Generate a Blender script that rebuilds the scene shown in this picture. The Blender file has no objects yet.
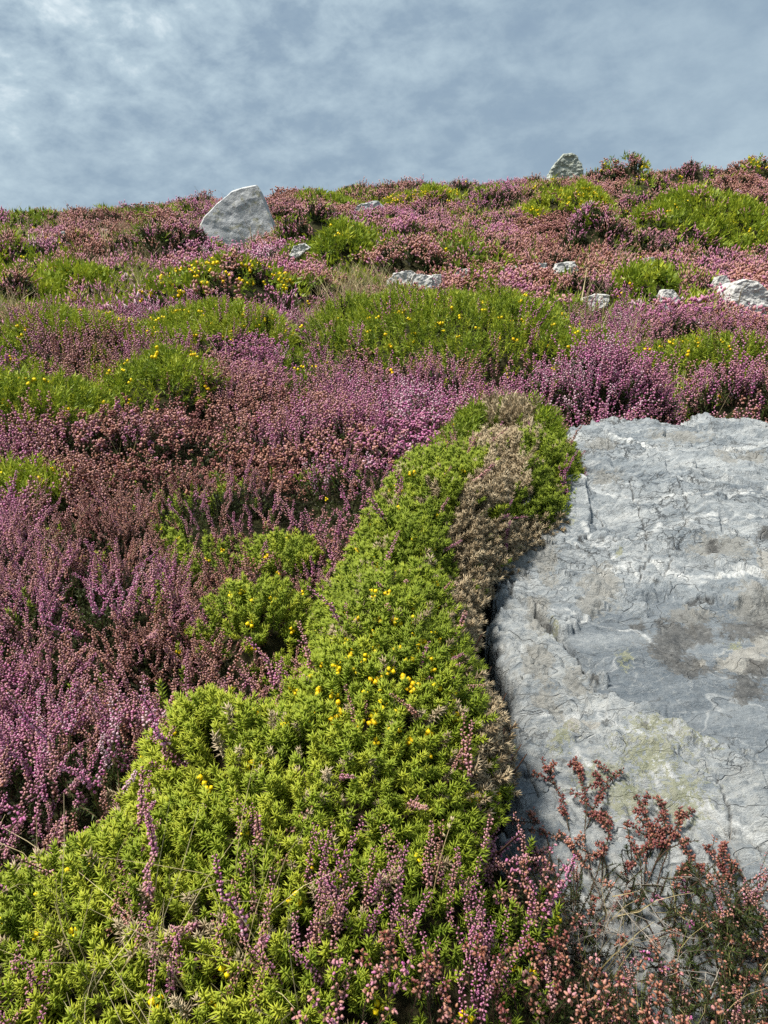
import bpy, bmesh, math
import numpy as np
from mathutils import Vector, Matrix
rng = np.random.default_rng(11)
SC = bpy.context.scene
COL = SC.collection
R = math.radians
# ------------------------------------------------------------------ camera, sky, sun, exposure
W, H, F = 768, 1024, 739.0
PITCH = R(-12.0)
CAMZ = 1.3
cam = bpy.data.cameras.new("camera"); camo = bpy.data.objects.new("camera", cam); COL.objects.link(camo)
cam.sensor_fit = 'VERTICAL'; cam.sensor_height = 36.0; cam.lens = 36.0 * F / H
cam.clip_start = 0.02; cam.clip_end = 4000
camo.location = (0, 0, CAMZ); camo.rotation_euler = (R(90) + PITCH, 0, 0)
SC.camera = camo
SUN_DIR = Vector((-0.42, -0.16, 0.89)).normalized()
sl = bpy.data.lights.new("sun", 'SUN'); sl.energy = 3.6; sl.angle = R(10.0); sl.color = (1.0, 0.94, 0.84)
so = bpy.data.objects.new("sun", sl); COL.objects.link(so)
so.rotation_euler = (-SUN_DIR).to_track_quat('-Z', 'Y').to_euler(); so.location = (-10, -6, 20)
world = bpy.data.worlds.new("World"); SC.world = world; world.use_nodes = True
SC.view_settings.view_transform = 'Standard'; SC.view_settings.look = 'None'
SC.view_settings.exposure = 1.08; SC.view_settings.gamma = 1.0
SC.render.resolution_x = W; SC.render.resolution_y = H
SC.cycles.max_bounces = 4; SC.cycles.diffuse_bounces = 2; SC.cycles.glossy_bounces = 1
SC.cycles.transmission_bounces = 2; SC.cycles.use_denoising = False

class NT:
    def __init__(s, nt): s.nt = nt; nt.nodes.clear()
    def n(s, typ, inp=None, **kw):
        nd = s.nt.nodes.new(typ)
        for k, v in kw.items(): setattr(nd, k, v)
        if inp:
            for k, v in inp.items():
                if isinstance(v, tuple) and len(v) == 2 and hasattr(v[0], 'outputs'):
                    s.nt.links.new(v[0].outputs[v[1]], nd.inputs[k])
                elif hasattr(v, 'outputs'):
                    s.nt.links.new(v.outputs[0], nd.inputs[k])
                else: nd.inputs[k].default_value = v
        return nd
    def math(s, op, a, b=0.0, c=None, clamp=False):
        i = {0: a, 1: b}
        if c is not None: i[2] = c
        return s.n('ShaderNodeMath', i, operation=op, use_clamp=clamp)
    def ramp(s, fac, stops, interp='LINEAR'):
        r = s.n('ShaderNodeValToRGB', {0: fac}); r.color_ramp.interpolation = interp
        el = r.color_ramp.elements
        while len(el) > 1: el.remove(el[-1])
        el[0].position = stops[0][0]; el[0].color = tuple(stops[0][1]) + (1,)
        for p, c in stops[1:]:
            e = el.new(p); e.color = tuple(c) + (1,)
        return r
    def mix(s, fac, a, b, mode='MIX'):
        m = s.n('ShaderNodeMix', data_type='RGBA', blend_type=mode)
        for k, v in ((0, fac), (6, a), (7, b)):
            if isinstance(v, tuple) and len(v) == 2 and hasattr(v[0], 'outputs'): s.nt.links.new(v[0].outputs[v[1]], m.inputs[k])
            elif hasattr(v, 'outputs'): s.nt.links.new(v.outputs[2] if v.bl_idname == 'ShaderNodeMix' else v.outputs[0], m.inputs[k])
            elif isinstance(v, (tuple, list)): m.inputs[k].default_value = tuple(v) + ((1,) if len(v) == 3 else ())
            else: m.inputs[k].default_value = v
        return m
g = lambda v: (v, v, v)

# sky: Nishita behind a broken sheet of altocumulus laid out in sky directions
N = NT(world.node_tree)
tc = N.n('ShaderNodeTexCoord')
sky = N.n('ShaderNodeTexSky', sky_type='NISHITA', sun_disc=False, sun_elevation=math.asin(SUN_DIR.z),
          sun_rotation=math.atan2(SUN_DIR.x, SUN_DIR.y), air_density=1.2, dust_density=1.5)
sep = N.n('ShaderNodeSeparateXYZ', {0: (tc, 'Generated')})
zz = N.math('MAXIMUM', (sep, 2), 0.0)
den = N.math('ADD', zz, 0.38)
u_ = N.math('DIVIDE', (sep, 0), den); v_ = N.math('DIVIDE', (sep, 1), den)
pv = N.n('ShaderNodeCombineXYZ', {0: u_, 1: v_, 2: 0.0})
rot = N.n('ShaderNodeVectorRotate', {'Vector': pv, 'Angle': R(28)}, rotation_type='Z_AXIS')
big = N.n('ShaderNodeTexNoise', {'Vector': rot, 'Scale': 1.5, 'Detail': 3.0, 'Roughness': 0.5, 'Distortion': 0.4})
small = N.n('ShaderNodeTexNoise', {'Vector': rot, 'Scale': 12.0, 'Detail': 6.0, 'Roughness': 0.60, 'Distortion': 0.15})
# brighter broken cloud towards the left, a smooth darker bank to the right
side = N.n('ShaderNodeMapRange', {'Value': (sep, 0), 'From Min': -0.55, 'From Max': 0.35, 'To Min': 1.0, 'To Max': 0.0})
up = N.n('ShaderNodeMapRange', {'Value': (sep, 2), 'From Min': 0.2, 'From Max': 0.45, 'To Min': 0.0, 'To Max': 1.0})
leftness = N.math('MULTIPLY', side, N.math('ADD', N.math('MULTIPLY', up, 0.8), 0.2))
amp = N.math('ADD', N.math('MULTIPLY', leftness, 1.15), 0.20)
tex = N.math('MULTIPLY', N.math('SUBTRACT', (small, 0), 0.5), amp)
base = N.math('ADD', N.math('ADD', N.math('MULTIPLY', (big, 0), 0.50), N.math('MULTIPLY', N.n('ShaderNodeMapRange', {'Value': (sep, 0), 'From Min': 0.22, 'From Max': 0.5, 'To Min': 0.0, 'To Max': 0.26}), N.n('ShaderNodeMapRange', {'Value': (sep, 2), 'From Min': 0.36, 'From Max': 0.22, 'To Min': 0.0, 'To Max': 1.0}))), N.math('MULTIPLY', leftness, 0.42))
cv = N.math('ADD', N.math('ADD', base, N.math('MULTIPLY', tex, 1.5)), 0.10)
cl = N.ramp(cv, [(0.08, (0.095, 0.132, 0.175)), (0.34, (0.143, 0.193, 0.243)), (0.58, (0.232, 0.292, 0.332)), (0.92, (0.49, 0.53, 0.54))])
skys = N.mix(1.0, sky, (0.09, 0.09, 0.09), 'MULTIPLY')
cov = N.n('ShaderNodeMapRange', {'Value': cv, 'From Min': 0.1, 'From Max': 0.35, 'To Min': 0.8, 'To Max': 0.97})
sm_ = N.mix(cov, skys, cl)
bg = N.n('ShaderNodeBackground', {'Color': (sm_, 2), 'Strength': 1.0})
N.n('ShaderNodeOutputWorld', {0: bg})

# ------------------------------------------------------------------ numbers
def _h(xi, yi, seed):
    xi = xi.astype(np.int64); yi = yi.astype(np.int64)
    n = (xi * 374761393 + yi * 668265263 + seed * 1442695041) & 0xFFFFFFFF
    n = ((n ^ (n >> 13)) * 1274126177) & 0xFFFFFFFF
    n = n ^ (n >> 16)
    return (n & 0xFFFFFF) / float(0xFFFFFF)
def vn(x, y, seed=0):
    x = np.asarray(x, float); y = np.asarray(y, float)
    xi = np.floor(x); yi = np.floor(y); fx = x - xi; fy = y - yi
    fx = fx * fx * fx * (fx * (fx * 6 - 15) + 10); fy = fy * fy * fy * (fy * (fy * 6 - 15) + 10)
    a = _h(xi, yi, seed); b = _h(xi + 1, yi, seed); c = _h(xi, yi + 1, seed); d = _h(xi + 1, yi + 1, seed)
    return (a + (b - a) * fx) * (1 - fy) + (c + (d - c) * fx) * fy
def fbm(x, y, seed=0, o=4):           # about -1 .. 1
    s = 0; a = 1; t = 0
    for i in range(o):
        s = s + a * (vn(np.asarray(x) * 2 ** i + 17.3 * i, np.asarray(y) * 2 ** i - 9.1 * i, seed + i) * 2 - 1); t += a; a *= .5
    return s / t * 1.4
def sstep(a, b, x): t = np.clip((np.asarray(x, float) - a) / (b - a), 0, 1); return t * t * (3 - 2 * t)
def seg_d(x, y, P):                   # distance to a polyline
    d = np.full(np.shape(x), 1e9)
    for (ax, ay), (bx, by) in zip(P[:-1], P[1:]):
        dx, dy = bx - ax, by - ay; L = dx * dx + dy * dy + 1e-12
        t = np.clip(((x - ax) * dx + (y - ay) * dy) / L, 0, 1)
        d = np.minimum(d, np.hypot(x - ax - t * dx, y - ay - t * dy))
    return d
def poly_sdf(x, y, P):                # > 0 inside
    P = [tuple(p) for p in P]; Q = P + [P[0]]
    d = seg_d(x, y, Q); ins = np.zeros(np.shape(x), bool)
    for (ax, ay), (bx, by) in zip(Q[:-1], Q[1:]):
        c = ((ay > y) != (by > y))
        with np.errstate(divide='ignore', invalid='ignore'):
            ins ^= c & (x < (bx - ax) * (y - ay) / (by - ay + 1e-15) + ax)
    return np.where(ins, d, -d)

# ------------------------------------------------------------------ lie of the land
CP, SP = math.cos(PITCH), math.sin(PITCH)
def project(x, y, z):
    dz = z - CAMZ; dep = y * CP + dz * SP; upc = -y * SP + dz * CP
    dep = np.where(np.abs(dep) < 1e-4, 1e-4, dep)
    return 384 + F * x / dep, 512 - F * upc / dep, dep
def ray(px, py):
    a = (px - 384) / F; b = (512 - py) / F
    return np.array([a, CP - b * SP, SP + b * CP])
def B0(x, y):                         # plant-top level without the bushes
    x = np.asarray(x, float); y = np.asarray(y, float)
    s = .2 + .05 * sstep(0, 18, y) - .01 + .0026 * np.clip(x, -25, 25) * sstep(0, 14, y)
    yr = 24.0
    ye = np.where(y < yr, np.maximum(y, -8), yr + 5 * np.tanh((y - yr) / 9.0) - .004 * np.clip(y - 30, 0, 80) ** 1.6)
    z = .34 + s * ye
    k = sstep(3, 12, y)
    z = z + fbm(x / .8, y / .8, 3, 2) * (.035 + .05 * k) + fbm(x / 2.6, y / 2.6, 8, 3) * (.03 + .2 * k) * sstep(.5, 3, np.hypot(x, y))
    z = z + fbm(x / 60, y / 60, 12, 3) * 4 * sstep(40, 150, np.hypot(x, y))
    return z
def hit(px, py, h=0.0, f=None):       # where the sight line of this pixel meets the heath
    r = ray(px, py); t = np.geomspace(.3, 45, 4000); p = r[:, None] * t
    z = CAMZ + p[2]; g_ = (f or B0)(p[0], p[1]) + h
    i = np.argmax(z < g_)
    if not (z < g_).any(): i = int(np.argmin(z - g_))
    return np.array([p[0][i], p[1][i], z[i]])

def at_y(px, py, y):
    r = ray(px, py); t = y / r[1]; return np.array([r[0] * t, y, CAMZ + r[2] * t])

# big slab of rock: plane rising away from the viewer
RK0, RKS = .085, .34
def rock_plane(x, y): return RK0 + RKS * y + .02 * (x - .6)
def on_rock(px, py):
    r = ray(px, py); t = (RK0 + RKS * 0 - CAMZ - .012) / (r[2] - RKS * r[1] - .02 * r[0]); return r[0] * t, r[1] * t
rock_px = [(545, 452), (575, 428), (600, 416), (680, 413), (768, 420), (860, 420), (1000, 480), (1100, 700), (1080, 1150),
           (760, 1160), (600, 1140), (560, 1010), (515, 900), (486, 815), (488, 770), (503, 735), (510, 690), (502, 655), (494, 620),
           (493, 570), (498, 535), (514, 503), (536, 486)]
ROCK = [on_rock(*p) for p in rock_px]

# the big gorse mat: an outline on the ground and a height
G_px = [(432, 428, .2), (455, 404, .2), (505, 394, .2), (560, 404, .22), (582, 425, .24), (583, 455, .2), (563, 484, .2), (520, 503, .2), (486, 530, .2), (470, 572, .2), (470, 612, .2),
        (500, 645, .2), (511, 688, .2), (480, 738, .2), (464, 795, .18), (480, 850, .14), (500, 920, .1), (520, 1060, .05), (250, 1130, .04),
        (-60, 1130, .02), (-120, 960, .02), (-20, 905, .03), (60, 855, .05), (118, 800, .08), (140, 722, .12), (215, 684, .14),
        (300, 664, .16), (318, 590, .16), (355, 520, .18), (395, 462, .18)]
GORSE = [tuple(hit(a, b, h)[:2]) for a, b, h in G_px]
def gorse_h(x, y):
    d = poly_sdf(x, y, GORSE)
    hh = .04 + .21 * sstep(.55, 1.5, y) - .05 * sstep(2., 2.9, y)
    p = np.clip(d / .16, 0, 1)
    lump = np.clip(1 + .50 * fbm(x / .2, y / .2, 31, 3) + .1 * fbm(x / .07, y / .07, 35, 2), .5, 1.10)
    return np.where(d > 0, hh * np.sqrt(np.clip(1 - (1 - p) ** 2, 0, 1)) * lump + .0005, 0)

# bushes: (sight-line x, foot, width, top) on the photo's own heath, depth/width, kind, name, category, label
BU = [
 (312, 242, 76, 199, .8, 'mixdark', 'heather_bush', 'bush', 'dark rounded bush of purple heather and gorse just right of the standing stone'),
 (346, 267, 68, 221, .9, 'gorse', 'gorse_bush', 'bush', 'small deep green dome of gorse in front of the low grey stone'),
 (325, 203, 82, 190, .6, 'gorse', 'gorse_bush', 'bush', 'pale green gorse on the skyline between standing stone and low grey stone'),
 (418, 207, 96, 187, .6, 'gorsey', 'gorse_bush', 'bush', 'yellow green gorse on the skyline behind the low grey stone'),
 (456, 197, 44, 179, .8, 'mixdark', 'heather_bush', 'bush', 'dark hummock of heather alone on the skyline near its middle'),
 (628, 184, 64, 157, .8, 'mixy', 'heather_bush', 'bush', 'heather hummock with yellow gorse top beside the skyline rock'),
 (692, 182, 56, 160, .8, 'ling', 'heather_bush', 'bush', 'purple hummock on the skyline between two yellow green ones'),
 (752, 180, 56, 155, .8, 'mixy', 'gorse_bush', 'bush', 'yellow green gorse hummock at the right end of the skyline'),
 (650, 196, 60, 174, .8, 'mix', 'gorse_bush', 'bush', 'small green and purple hummock just under the skyline on the right'),
 (704, 250, 186, 186, .8, 'gorse', 'gorse_bush', 'bush', 'broad green gorse hump on the upper right slope'),
 (572, 218, 92, 184, .9, 'gorsey', 'gorse_bush', 'bush', 'yellow green gorse hump straight below the skyline rock'),
 (592, 248, 74, 205, .8, 'ling', 'heather_bush', 'bush', 'rounded purple heather bush left of the broad green hump'),
 (715, 254, 112, 209, .5, 'ling', 'heather_bush', 'bush', 'purple heather growing along the foot of the broad green hump'),
 (532, 222, 44, 203, .8, 'gorsey', 'gorse_bush', 'bush', 'small yellow green gorse patch left of the purple bush on the slope'),
 (643, 295, 70, 258, .9, 'gorse', 'gorse_bush', 'bush', 'small bright green gorse dome among white stones'),
 (590, 300, 60, 268, .7, 'ling', 'heather_bush', 'bush', 'low purple heather left of the small bright green dome'),
 (700, 292, 46, 266, .8, 'mixdark', 'heather_bush', 'bush', 'dark heather tuft between the green dome and the white boulder'),
 (232, 309, 172, 252, .7, 'mixy', 'gorse_bush', 'bush', 'wide gorse bush full of yellow flowers below the standing stone'),
 (300, 308, 92, 276, .7, 'rust', 'heather_bush', 'bush', 'rusty pink heather right of the yellow flowered gorse'),
 (158, 262, 74, 216, .8, 'mixdark', 'heather_bush', 'bush', 'dark heather and yellow gorse bush left of the standing stone'),
 (180, 252, 62, 211, .5, 'lingdark', 'heather_bush', 'bush', 'dark wine coloured heather leaning on the standing stone'),
 (26, 262, 90, 234, .8, 'mix', 'gorse_bush', 'bush', 'small green patch at the left end of the slope below the skyline'),
 (66, 300, 120, 264, .8, 'gorsel', 'gorse_bush', 'bush', 'low green gorse left of the yellow flowered bush'),
 (22, 305, 40, 273, .8, 'lingdark', 'heather_bush', 'bush', 'dark purple heather tuft at the left edge of the slope'),
 (410, 278, 90, 238, .7, 'rustdark', 'heather_bush', 'bush', 'reddish brown heather right of the small deep green dome'),
 (455, 268, 60, 238, .7, 'mixdark', 'heather_bush', 'bush', 'dark green and brown tuft above the white stones'),
 (462, 384, 300, 283, .95, 'gorse', 'gorse_bush', 'bush', 'long bright green gorse bank across the middle of the slope'),
 (366, 348, 130, 290, .9, 'gorse', 'gorse_bush', 'bush', 'left end lobe of the green gorse bank beside pink heather'),
 (690, 380, 200, 336, .5, 'gorse', 'gorse_bush', 'bush', 'green gorse strip behind the purple heather above the rock slab'),
 (588, 382, 110, 326, .8, 'gorse', 'gorse_bush', 'bush', 'right end lobe of the green gorse bank above the vivid purple heather'),
 (705, 350, 150, 312, .5, 'pink', 'heather_bush', 'bush', 'pink heather above the green strip below the white boulder'),
 (215, 346, 190, 300, .7, 'gorsel', 'gorse_bush', 'bush', 'yellow green gorse under the wide yellow flowered bush'),
 (80, 350, 170, 304, .7, 'gorsel', 'gorse_bush', 'bush', 'straggling pale green gorse at the left among pink heather'),
 (172, 420, 140, 341, .9, 'gorse', 'gorse_bush', 'bush', 'round green gorse bush dotted with yellow in the left middle'),
 (40, 452, 170, 368, .8, 'gorse', 'gorse_bush', 'bush', 'dark green low gorse at the left edge'),
 (318, 458, 150, 352, .7, 'ling', 'heather_bush', 'bush', 'tall purple heather above the top of the big gorse mat'),
 (430, 402, 120, 350, .6, 'ling', 'heather_bush', 'bush', 'purple heather between the green gorse bank and the gorse mat'),
 (592, 432, 186, 350, .55, 'lingbright', 'heather_bush', 'bush', 'vivid purple heather spilling over the top of the rock slab'),
 (738, 426, 110, 366, .5, 'ling', 'heather_bush', 'bush', 'dusky pink heather at the top right corner of the rock slab'),
 (352, 506, 120, 430, .7, 'bellpink', 'heather_bush', 'bush', 'magenta and pink bell heather beside the upper left of the gorse mat'),
 (150, 466, 220, 414, .6, 'rust', 'heather_bush', 'bush', 'rust brown and pink heather below the round green gorse bush'),
 (24, 508, 110, 458, .9, 'gorsel', 'gorse_bush', 'bush', 'small pale green gorse tuft at the left edge among heather'),
 (256, 664, 112, 574, .9, 'gorse', 'gorse_bush', 'bush', 'small gorse bush left of the gorse mat with heather around it'),
 (282, 584, 86, 530, .9, 'gorse', 'gorse_bush', 'bush', 'little green gorse sprig cluster above the small gorse bush'),
 (90, 660, 220, 500, .7, 'ling', 'heather_bush', 'bush', 'large dusky purple heather bush in the left middle'),
 (80, 850, 260, 640, .6, 'lingpale', 'heather_bush', 'bush', 'pale lilac heather leaning out at the lower left above the gorse mat'),
 (240, 540, 160, 440, .6, 'ling', 'heather_bush', 'bush', 'mixed pink and purple heather in the centre left'),
]
ELL = []
for (px, pb, wpx, pt, dr, kind, nm, cat, lab) in BU:
    f = hit(px, pb); D = project(*f)[2]; w = wpx * D / F; a = w / 2; b = w * dr / 2
    cx, cy = f[0] * (1 + b / f[1]), f[1] + b * .9
    r = ray(px, pt); t = (cy + b * .15) / r[1]; top = CAMZ + r[2] * t
    hh = float(top - B0(cx, cy + b * .15)); lo, hi = .05 * w, (.62 if D > 3.2 or kind.startswith('gorse') else .16) * w; hh -= .03 + .035 * min(D / 8, 1.4)
    ELL.append([cx, cy, a, b, float(np.clip(hh, lo, min(hi, .75))), kind])
def mounds(x, y, rag=False):
    hm = gorse_h(x, y); idx = np.where(hm > 0, 1000, -1)
    wob = fbm(x / .22, y / .3, 77, 2) * .22 + fbm(x / .7, y / .9, 78, 3) * .30
    for i, (cx, cy, a, b, h, k) in enumerate(ELL):
        rr = ((x - cx) / a) ** 2 + ((y - cy) / b) ** 2
        m = rr < 1.6
        if not m.any(): continue
        q = 1 - rr * (1 + wob)
        p = np.where(q > 0, h * np.clip(q, 0, 1) ** .62 * (1 + wob * .5) + .001, 0)
        s = p > hm
        s &= (idx != 1000)
        if rag: s &= (q > .5 * rng.random(q.shape) ** 1.6)   # plants of both sides mingle along the rim
        hm = np.where(s, p, hm); idx = np.where(s, i, idx)
    return hm, idx
def canopy(x, y):
    hm, idx = mounds(x, y); return B0(x, y) + hm, idx
def normals(x, y, e):
    z0, _ = canopy(x, y); zx, _ = canopy(x + e, y); zy, _ = canopy(x, y + e)
    n = np.stack([-(zx - z0) / e, -(zy - z0) / e, np.ones_like(z0)], 1)
    sl_ = np.linalg.norm(n, axis=1)
    return z0, n / sl_[:, None], sl_

# ------------------------------------------------------------------ materials
def mat(name):
    m = bpy.data.materials.new(name); m.use_nodes = True; return m, NT(m.node_tree)
def plant_mat(name, stops, tipw=.0, tipc=(1, 1, 1), transl=.25, rough=.55, spec=.3, coarse=0.25):
    m, n = mat(name)
    r = n.n('ShaderNodeAttribute', attribute_name='r'); t = n.n('ShaderNodeAttribute', attribute_name='t')
    geo = n.n('ShaderNodeNewGeometry')
    no = n.n('ShaderNodeTexNoise', {'Vector': (geo, 'Position'), 'Scale': 3.5, 'Detail': 2.0})
    f = n.math('ADD', (r, 2), n.math('MULTIPLY', n.math('SUBTRACT', (no, 0), .5), coarse), clamp=True)
    c = n.ramp(f, stops)
    c2 = n.mix(n.math('MULTIPLY', (t, 2), tipw), c, tipc)
    p = n.n('ShaderNodeBsdfPrincipled', {'Base Color': (c2, 2), 'Roughness': rough, 'Specular IOR Level': spec})
    tr = n.n('ShaderNodeBsdfTranslucent', {'Color': (c2, 2)})
    mx = n.n('ShaderNodeMixShader', {0: transl, 1: p, 2: tr})
    n.n('ShaderNodeOutputMaterial', {0: mx}); return m
M = {}
M['gorse'] = plant_mat('gorse_green', [(0, (.022, .060, .006)), (.35, (.075, .155, .010)), (.7, (.190, .280, .016)), (1, (.40, .44, .035))], .45, (.46, .50, .05))
M['dead'] = plant_mat('dead_gorse', [(0, (.12, .085, .045)), (.5, (.30, .225, .130)), (1, (.50, .41, .27))], .2, (.50, .41, .27), .1)
M['yellow'] = plant_mat('gorse_flower', [(0, (.80, .52, .004)), (1, (.90, .72, .008))], 0, transl=.2, coarse=0)
M['flower'] = plant_mat('heather_flower', [(0, (.17, .020, .012)), (.10, (.20, .042, .018)), (.24, (.40, .165, .075)), (.40, (.52, .26, .20)), (.56, (.50, .21, .28)), (.74, (.48, .13, .32)), (.88, (.52, .085, .34)), (1, (.68, .50, .57))], .26, (.72, .50, .52), .25, coarse=.16)
M['hleaf'] = plant_mat('heather_leaf', [(0, (.022, .020, .010)), (.5, (.035, .055, .014)), (1, (.085, .12, .025))], .1, (.1, .12, .03))
M['stem'] = plant_mat('woody_stem', [(0, (.030, .016, .010)), (.6, (.075, .040, .026)), (1, (.16, .09, .06))], 0, transl=0, rough=.8)
M['twig'] = plant_mat('bleached_twig', [(0, (.10, .08, .06)), (1, (.42, .38, .33))], 0, transl=0, rough=.8)
M['grass'] = plant_mat('dry_grass', [(0, (.12, .15, .035)), (.5, (.34, .27, .12)), (1, (.55, .46, .28))], .1, (.5, .42, .25), .2)
# ground
m, n = mat('peaty_soil'); geo = n.n('ShaderNodeNewGeometry')
n1 = n.n('ShaderNodeTexNoise', {'Vector': (geo, 'Position'), 'Scale': 1.3, 'Detail': 6.0, 'Roughness': .6})
n2 = n.n('ShaderNodeTexNoise', {'Vector': (geo, 'Position'), 'Scale': 60.0, 'Detail': 4.0, 'Roughness': .7})
c = n.ramp(n1, [(.3, (.018, .022, .008)), (.5, (.030, .026, .014)), (.7, (.055, .030, .024))])
c2 = n.mix(n.math('MULTIPLY', n2, .8), c, (.05, .055, .02))
bp = n.n('ShaderNodeBump', {'Height': n2, 'Strength': 1.0, 'Distance': .02})
p = n.n('ShaderNodeBsdfPrincipled', {'Base Color': (c2, 2), 'Roughness': .95, 'Specular IOR Level': .1, 'Normal': bp})
n.n('ShaderNodeOutputMaterial', {0: p}); M['soil'] = m
# small stones
def stone_mat(name, lo, hi, lich, la):
    m, n = mat(name); tc = n.n('ShaderNodeTexCoord')
    a = n.n('ShaderNodeTexNoise', {'Vector': (tc, 'Object'), 'Scale': 4.0, 'Detail': 8.0, 'Roughness': .66})
    b = n.n('ShaderNodeTexNoise', {'Vector': (tc, 'Object'), 'Scale': 24.0, 'Detail': 7.0, 'Roughness': .75, 'Distortion': .2})
    l = n.n('ShaderNodeTexNoise', {'Vector': (tc, 'Object'), 'Scale': 7.5, 'Detail': 8.0, 'Roughness': .72})
    c = n.ramp(a, [(.32, lo), (.68, hi)])
    c2 = n.mix(n.math('MULTIPLY', n.math('SUBTRACT', b, .42), 1.6, clamp=True), c, tuple(x * .45 for x in lo))
    lm = n.ramp(l, [(.50 + .1 * (1 - la), g(0)), (.60 + .1 * (1 - la), g(1))])
    c3 = n.mix(n.math('MULTIPLY', lm, .75), c2, lich)
    bp = n.n('ShaderNodeBump', {'Height': n.math('ADD', a, n.math('MULTIPLY', b, .5)), 'Strength': .5, 'Distance': .05})
    p = n.n('ShaderNodeBsdfPrincipled', {'Base Color': (c3, 2), 'Roughness': .85, 'Specular IOR Level': .25, 'Normal': bp})
    n.n('ShaderNodeOutputMaterial', {0: p}); return m
M['stone'] = stone_mat('pale_lichened_stone', (.36, .38, .40), (.56, .57, .57), (.23, .22, .12), .6)
M['white'] = stone_mat('white_stone', (.42, .42, .41), (.66, .65, .62), (.28, .27, .2), .1)
M['far'] = stone_mat('grey_green_stone', (.29, .32, .29), (.46, .49, .44), (.17, .18, .12), .8)
# the rock slab
m, n = mat('blue_grey_limestone'); tc = n.n('ShaderNodeTexCoord')
A = lambda s: n.n('ShaderNodeAttribute', attribute_name=s)
warp = n.n('ShaderNodeTexNoise', {'Vector': (tc, 'Object'), 'Scale': 3.0, 'Detail': 3.0})
wv = n.n('ShaderNodeVectorMath', {0: (tc, 'Object'), 1: n.n('ShaderNodeVectorMath', {0: (warp, 'Color'), 'Scale': .10}, operation='SCALE')}, operation='ADD')
st = n.n('ShaderNodeMapping', {'Vector': wv, 'Rotation': (0, 0, R(-24)), 'Scale': (1.0, 3.2, 1.0)})
a1 = n.n('ShaderNodeTexNoise', {'Vector': (st, 0), 'Scale': 3.2, 'Detail': 9.0, 'Roughness': .66})
a2 = n.n('ShaderNodeTexNoise', {'Vector': (tc, 'Object'), 'Scale': 34.0, 'Detail': 6.0, 'Roughness': .72})
a3 = n.n('ShaderNodeTexNoise', {'Vector': (st, 0), 'Scale': 13.0, 'Detail': 8.0, 'Roughness': .74, 'Distortion': .25})
c = n.ramp(a1, [(.30, (.13, .155, .18)), (.44, (.21, .24, .265)), (.56, (.33, .355, .37)), (.70, (.54, .55, .54))])
sk = n.n('ShaderNodeMapping', {'Vector': wv, 'Rotation': (0, 0, R(-10)), 'Scale': (1.0, 5.5, 1.0)})
a4 = n.n('ShaderNodeTexNoise', {'Vector': (sk, 0), 'Scale': 7.0, 'Detail': 10.0, 'Roughness': .78})
c = n.mix(n.math('MULTIPLY', n.math('SUBTRACT', a4, .50), 3.6, clamp=True), c, (.57, .585, .58))
c = n.mix(n.math('MULTIPLY', n.math('SUBTRACT', .47, a4), 4.0, clamp=True), c, (.10, .115, .13))
c = n.mix(n.math('MULTIPLY', n.math('SUBTRACT', a3, .52), 2.4, clamp=True), c, (.56, .58, .58))
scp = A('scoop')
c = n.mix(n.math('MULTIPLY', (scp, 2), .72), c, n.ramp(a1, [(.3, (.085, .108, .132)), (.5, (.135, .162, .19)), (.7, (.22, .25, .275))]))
# thin veins: ridges of noise
def veins(sc, wd, amt, col, c, dist=1.2):
    v = n.n('ShaderNodeTexNoise', {'Vector': (st, 0), 'Scale': sc, 'Detail': 3.0, 'Roughness': .5, 'Distortion': dist})
    d = n.math('ABSOLUTE', n.math('SUBTRACT', v, .5)); f = n.n('ShaderNodeMapRange', {'Value': d, 'From Min': 0.0, 'From Max': wd, 'To Min': amt, 'To Max': 0.0})
    return n.mix(f, c, col), f
c, f1 = veins(1.9, .007, .45, (.62, .63, .62), c, .3)
c, f2 = veins(6.0, .010, .30, (.58, .59, .58), c, .4)
c, f3 = veins(3.1, .004, .45, (.06, .065, .07), c, .15)
grit = n.n('ShaderNodeTexNoise', {'Vector': (tc, 'Object'), 'Scale': 90.0, 'Detail': 5.0, 'Roughness': .75})
cm = n.math('MULTIPLY', n.math('MULTIPLY', (A('crust'), 2), n.math('MULTIPLY', n.math('SUBTRACT', n.math('ADD', n.math('MULTIPLY', a3, .7), n.math('MULTIPLY', a2, .5)), .54), 5.0, clamp=True)), .8)
c = n.mix(cm, c, (.50, .505, .48))
vf = n.math('MULTIPLY', n.math('MULTIPLY', (A('vein'), 2), n.math('MULTIPLY', n.math('SUBTRACT', a3, .33), 6.0, clamp=True)), .85)
c = n.mix(vf, c, (.66, .67, .66))
# a net of hairline joints
for sc_v, wd, am, colr in ((4.2, .010, .75, (.04, .045, .05)), (11.0, .022, .45, (.07, .075, .08))):
    vo = n.n('ShaderNodeTexVoronoi', {'Vector': n.n('ShaderNodeMapping', {'Vector': n.n('ShaderNodeVectorMath', {0: (st, 0), 1: n.n('ShaderNodeVectorMath', {0: (a2, 'Color'), 'Scale': .05}, operation='SCALE')}, operation='ADD'), 'Rotation': (0, 0, R(35))}), 'Scale': sc_v, 'Randomness': 1.0}, feature='DISTANCE_TO_EDGE')
    gate = n.math('MULTIPLY', n.math('SUBTRACT', n.n('ShaderNodeTexNoise', {'Vector': (tc, 'Object'), 'Scale': 3.3, 'Detail': 3.0}), .5), 9.0, clamp=True)
    vf_ = n.math('MULTIPLY', n.n('ShaderNodeMapRange', {'Value': vo, 'From Min': 0.0, 'From Max': wd, 'To Min': am, 'To Max': 0.0}), gate)
    c = n.mix(vf_, c, colr); f3 = n.math('ADD', f3, vf_)
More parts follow.
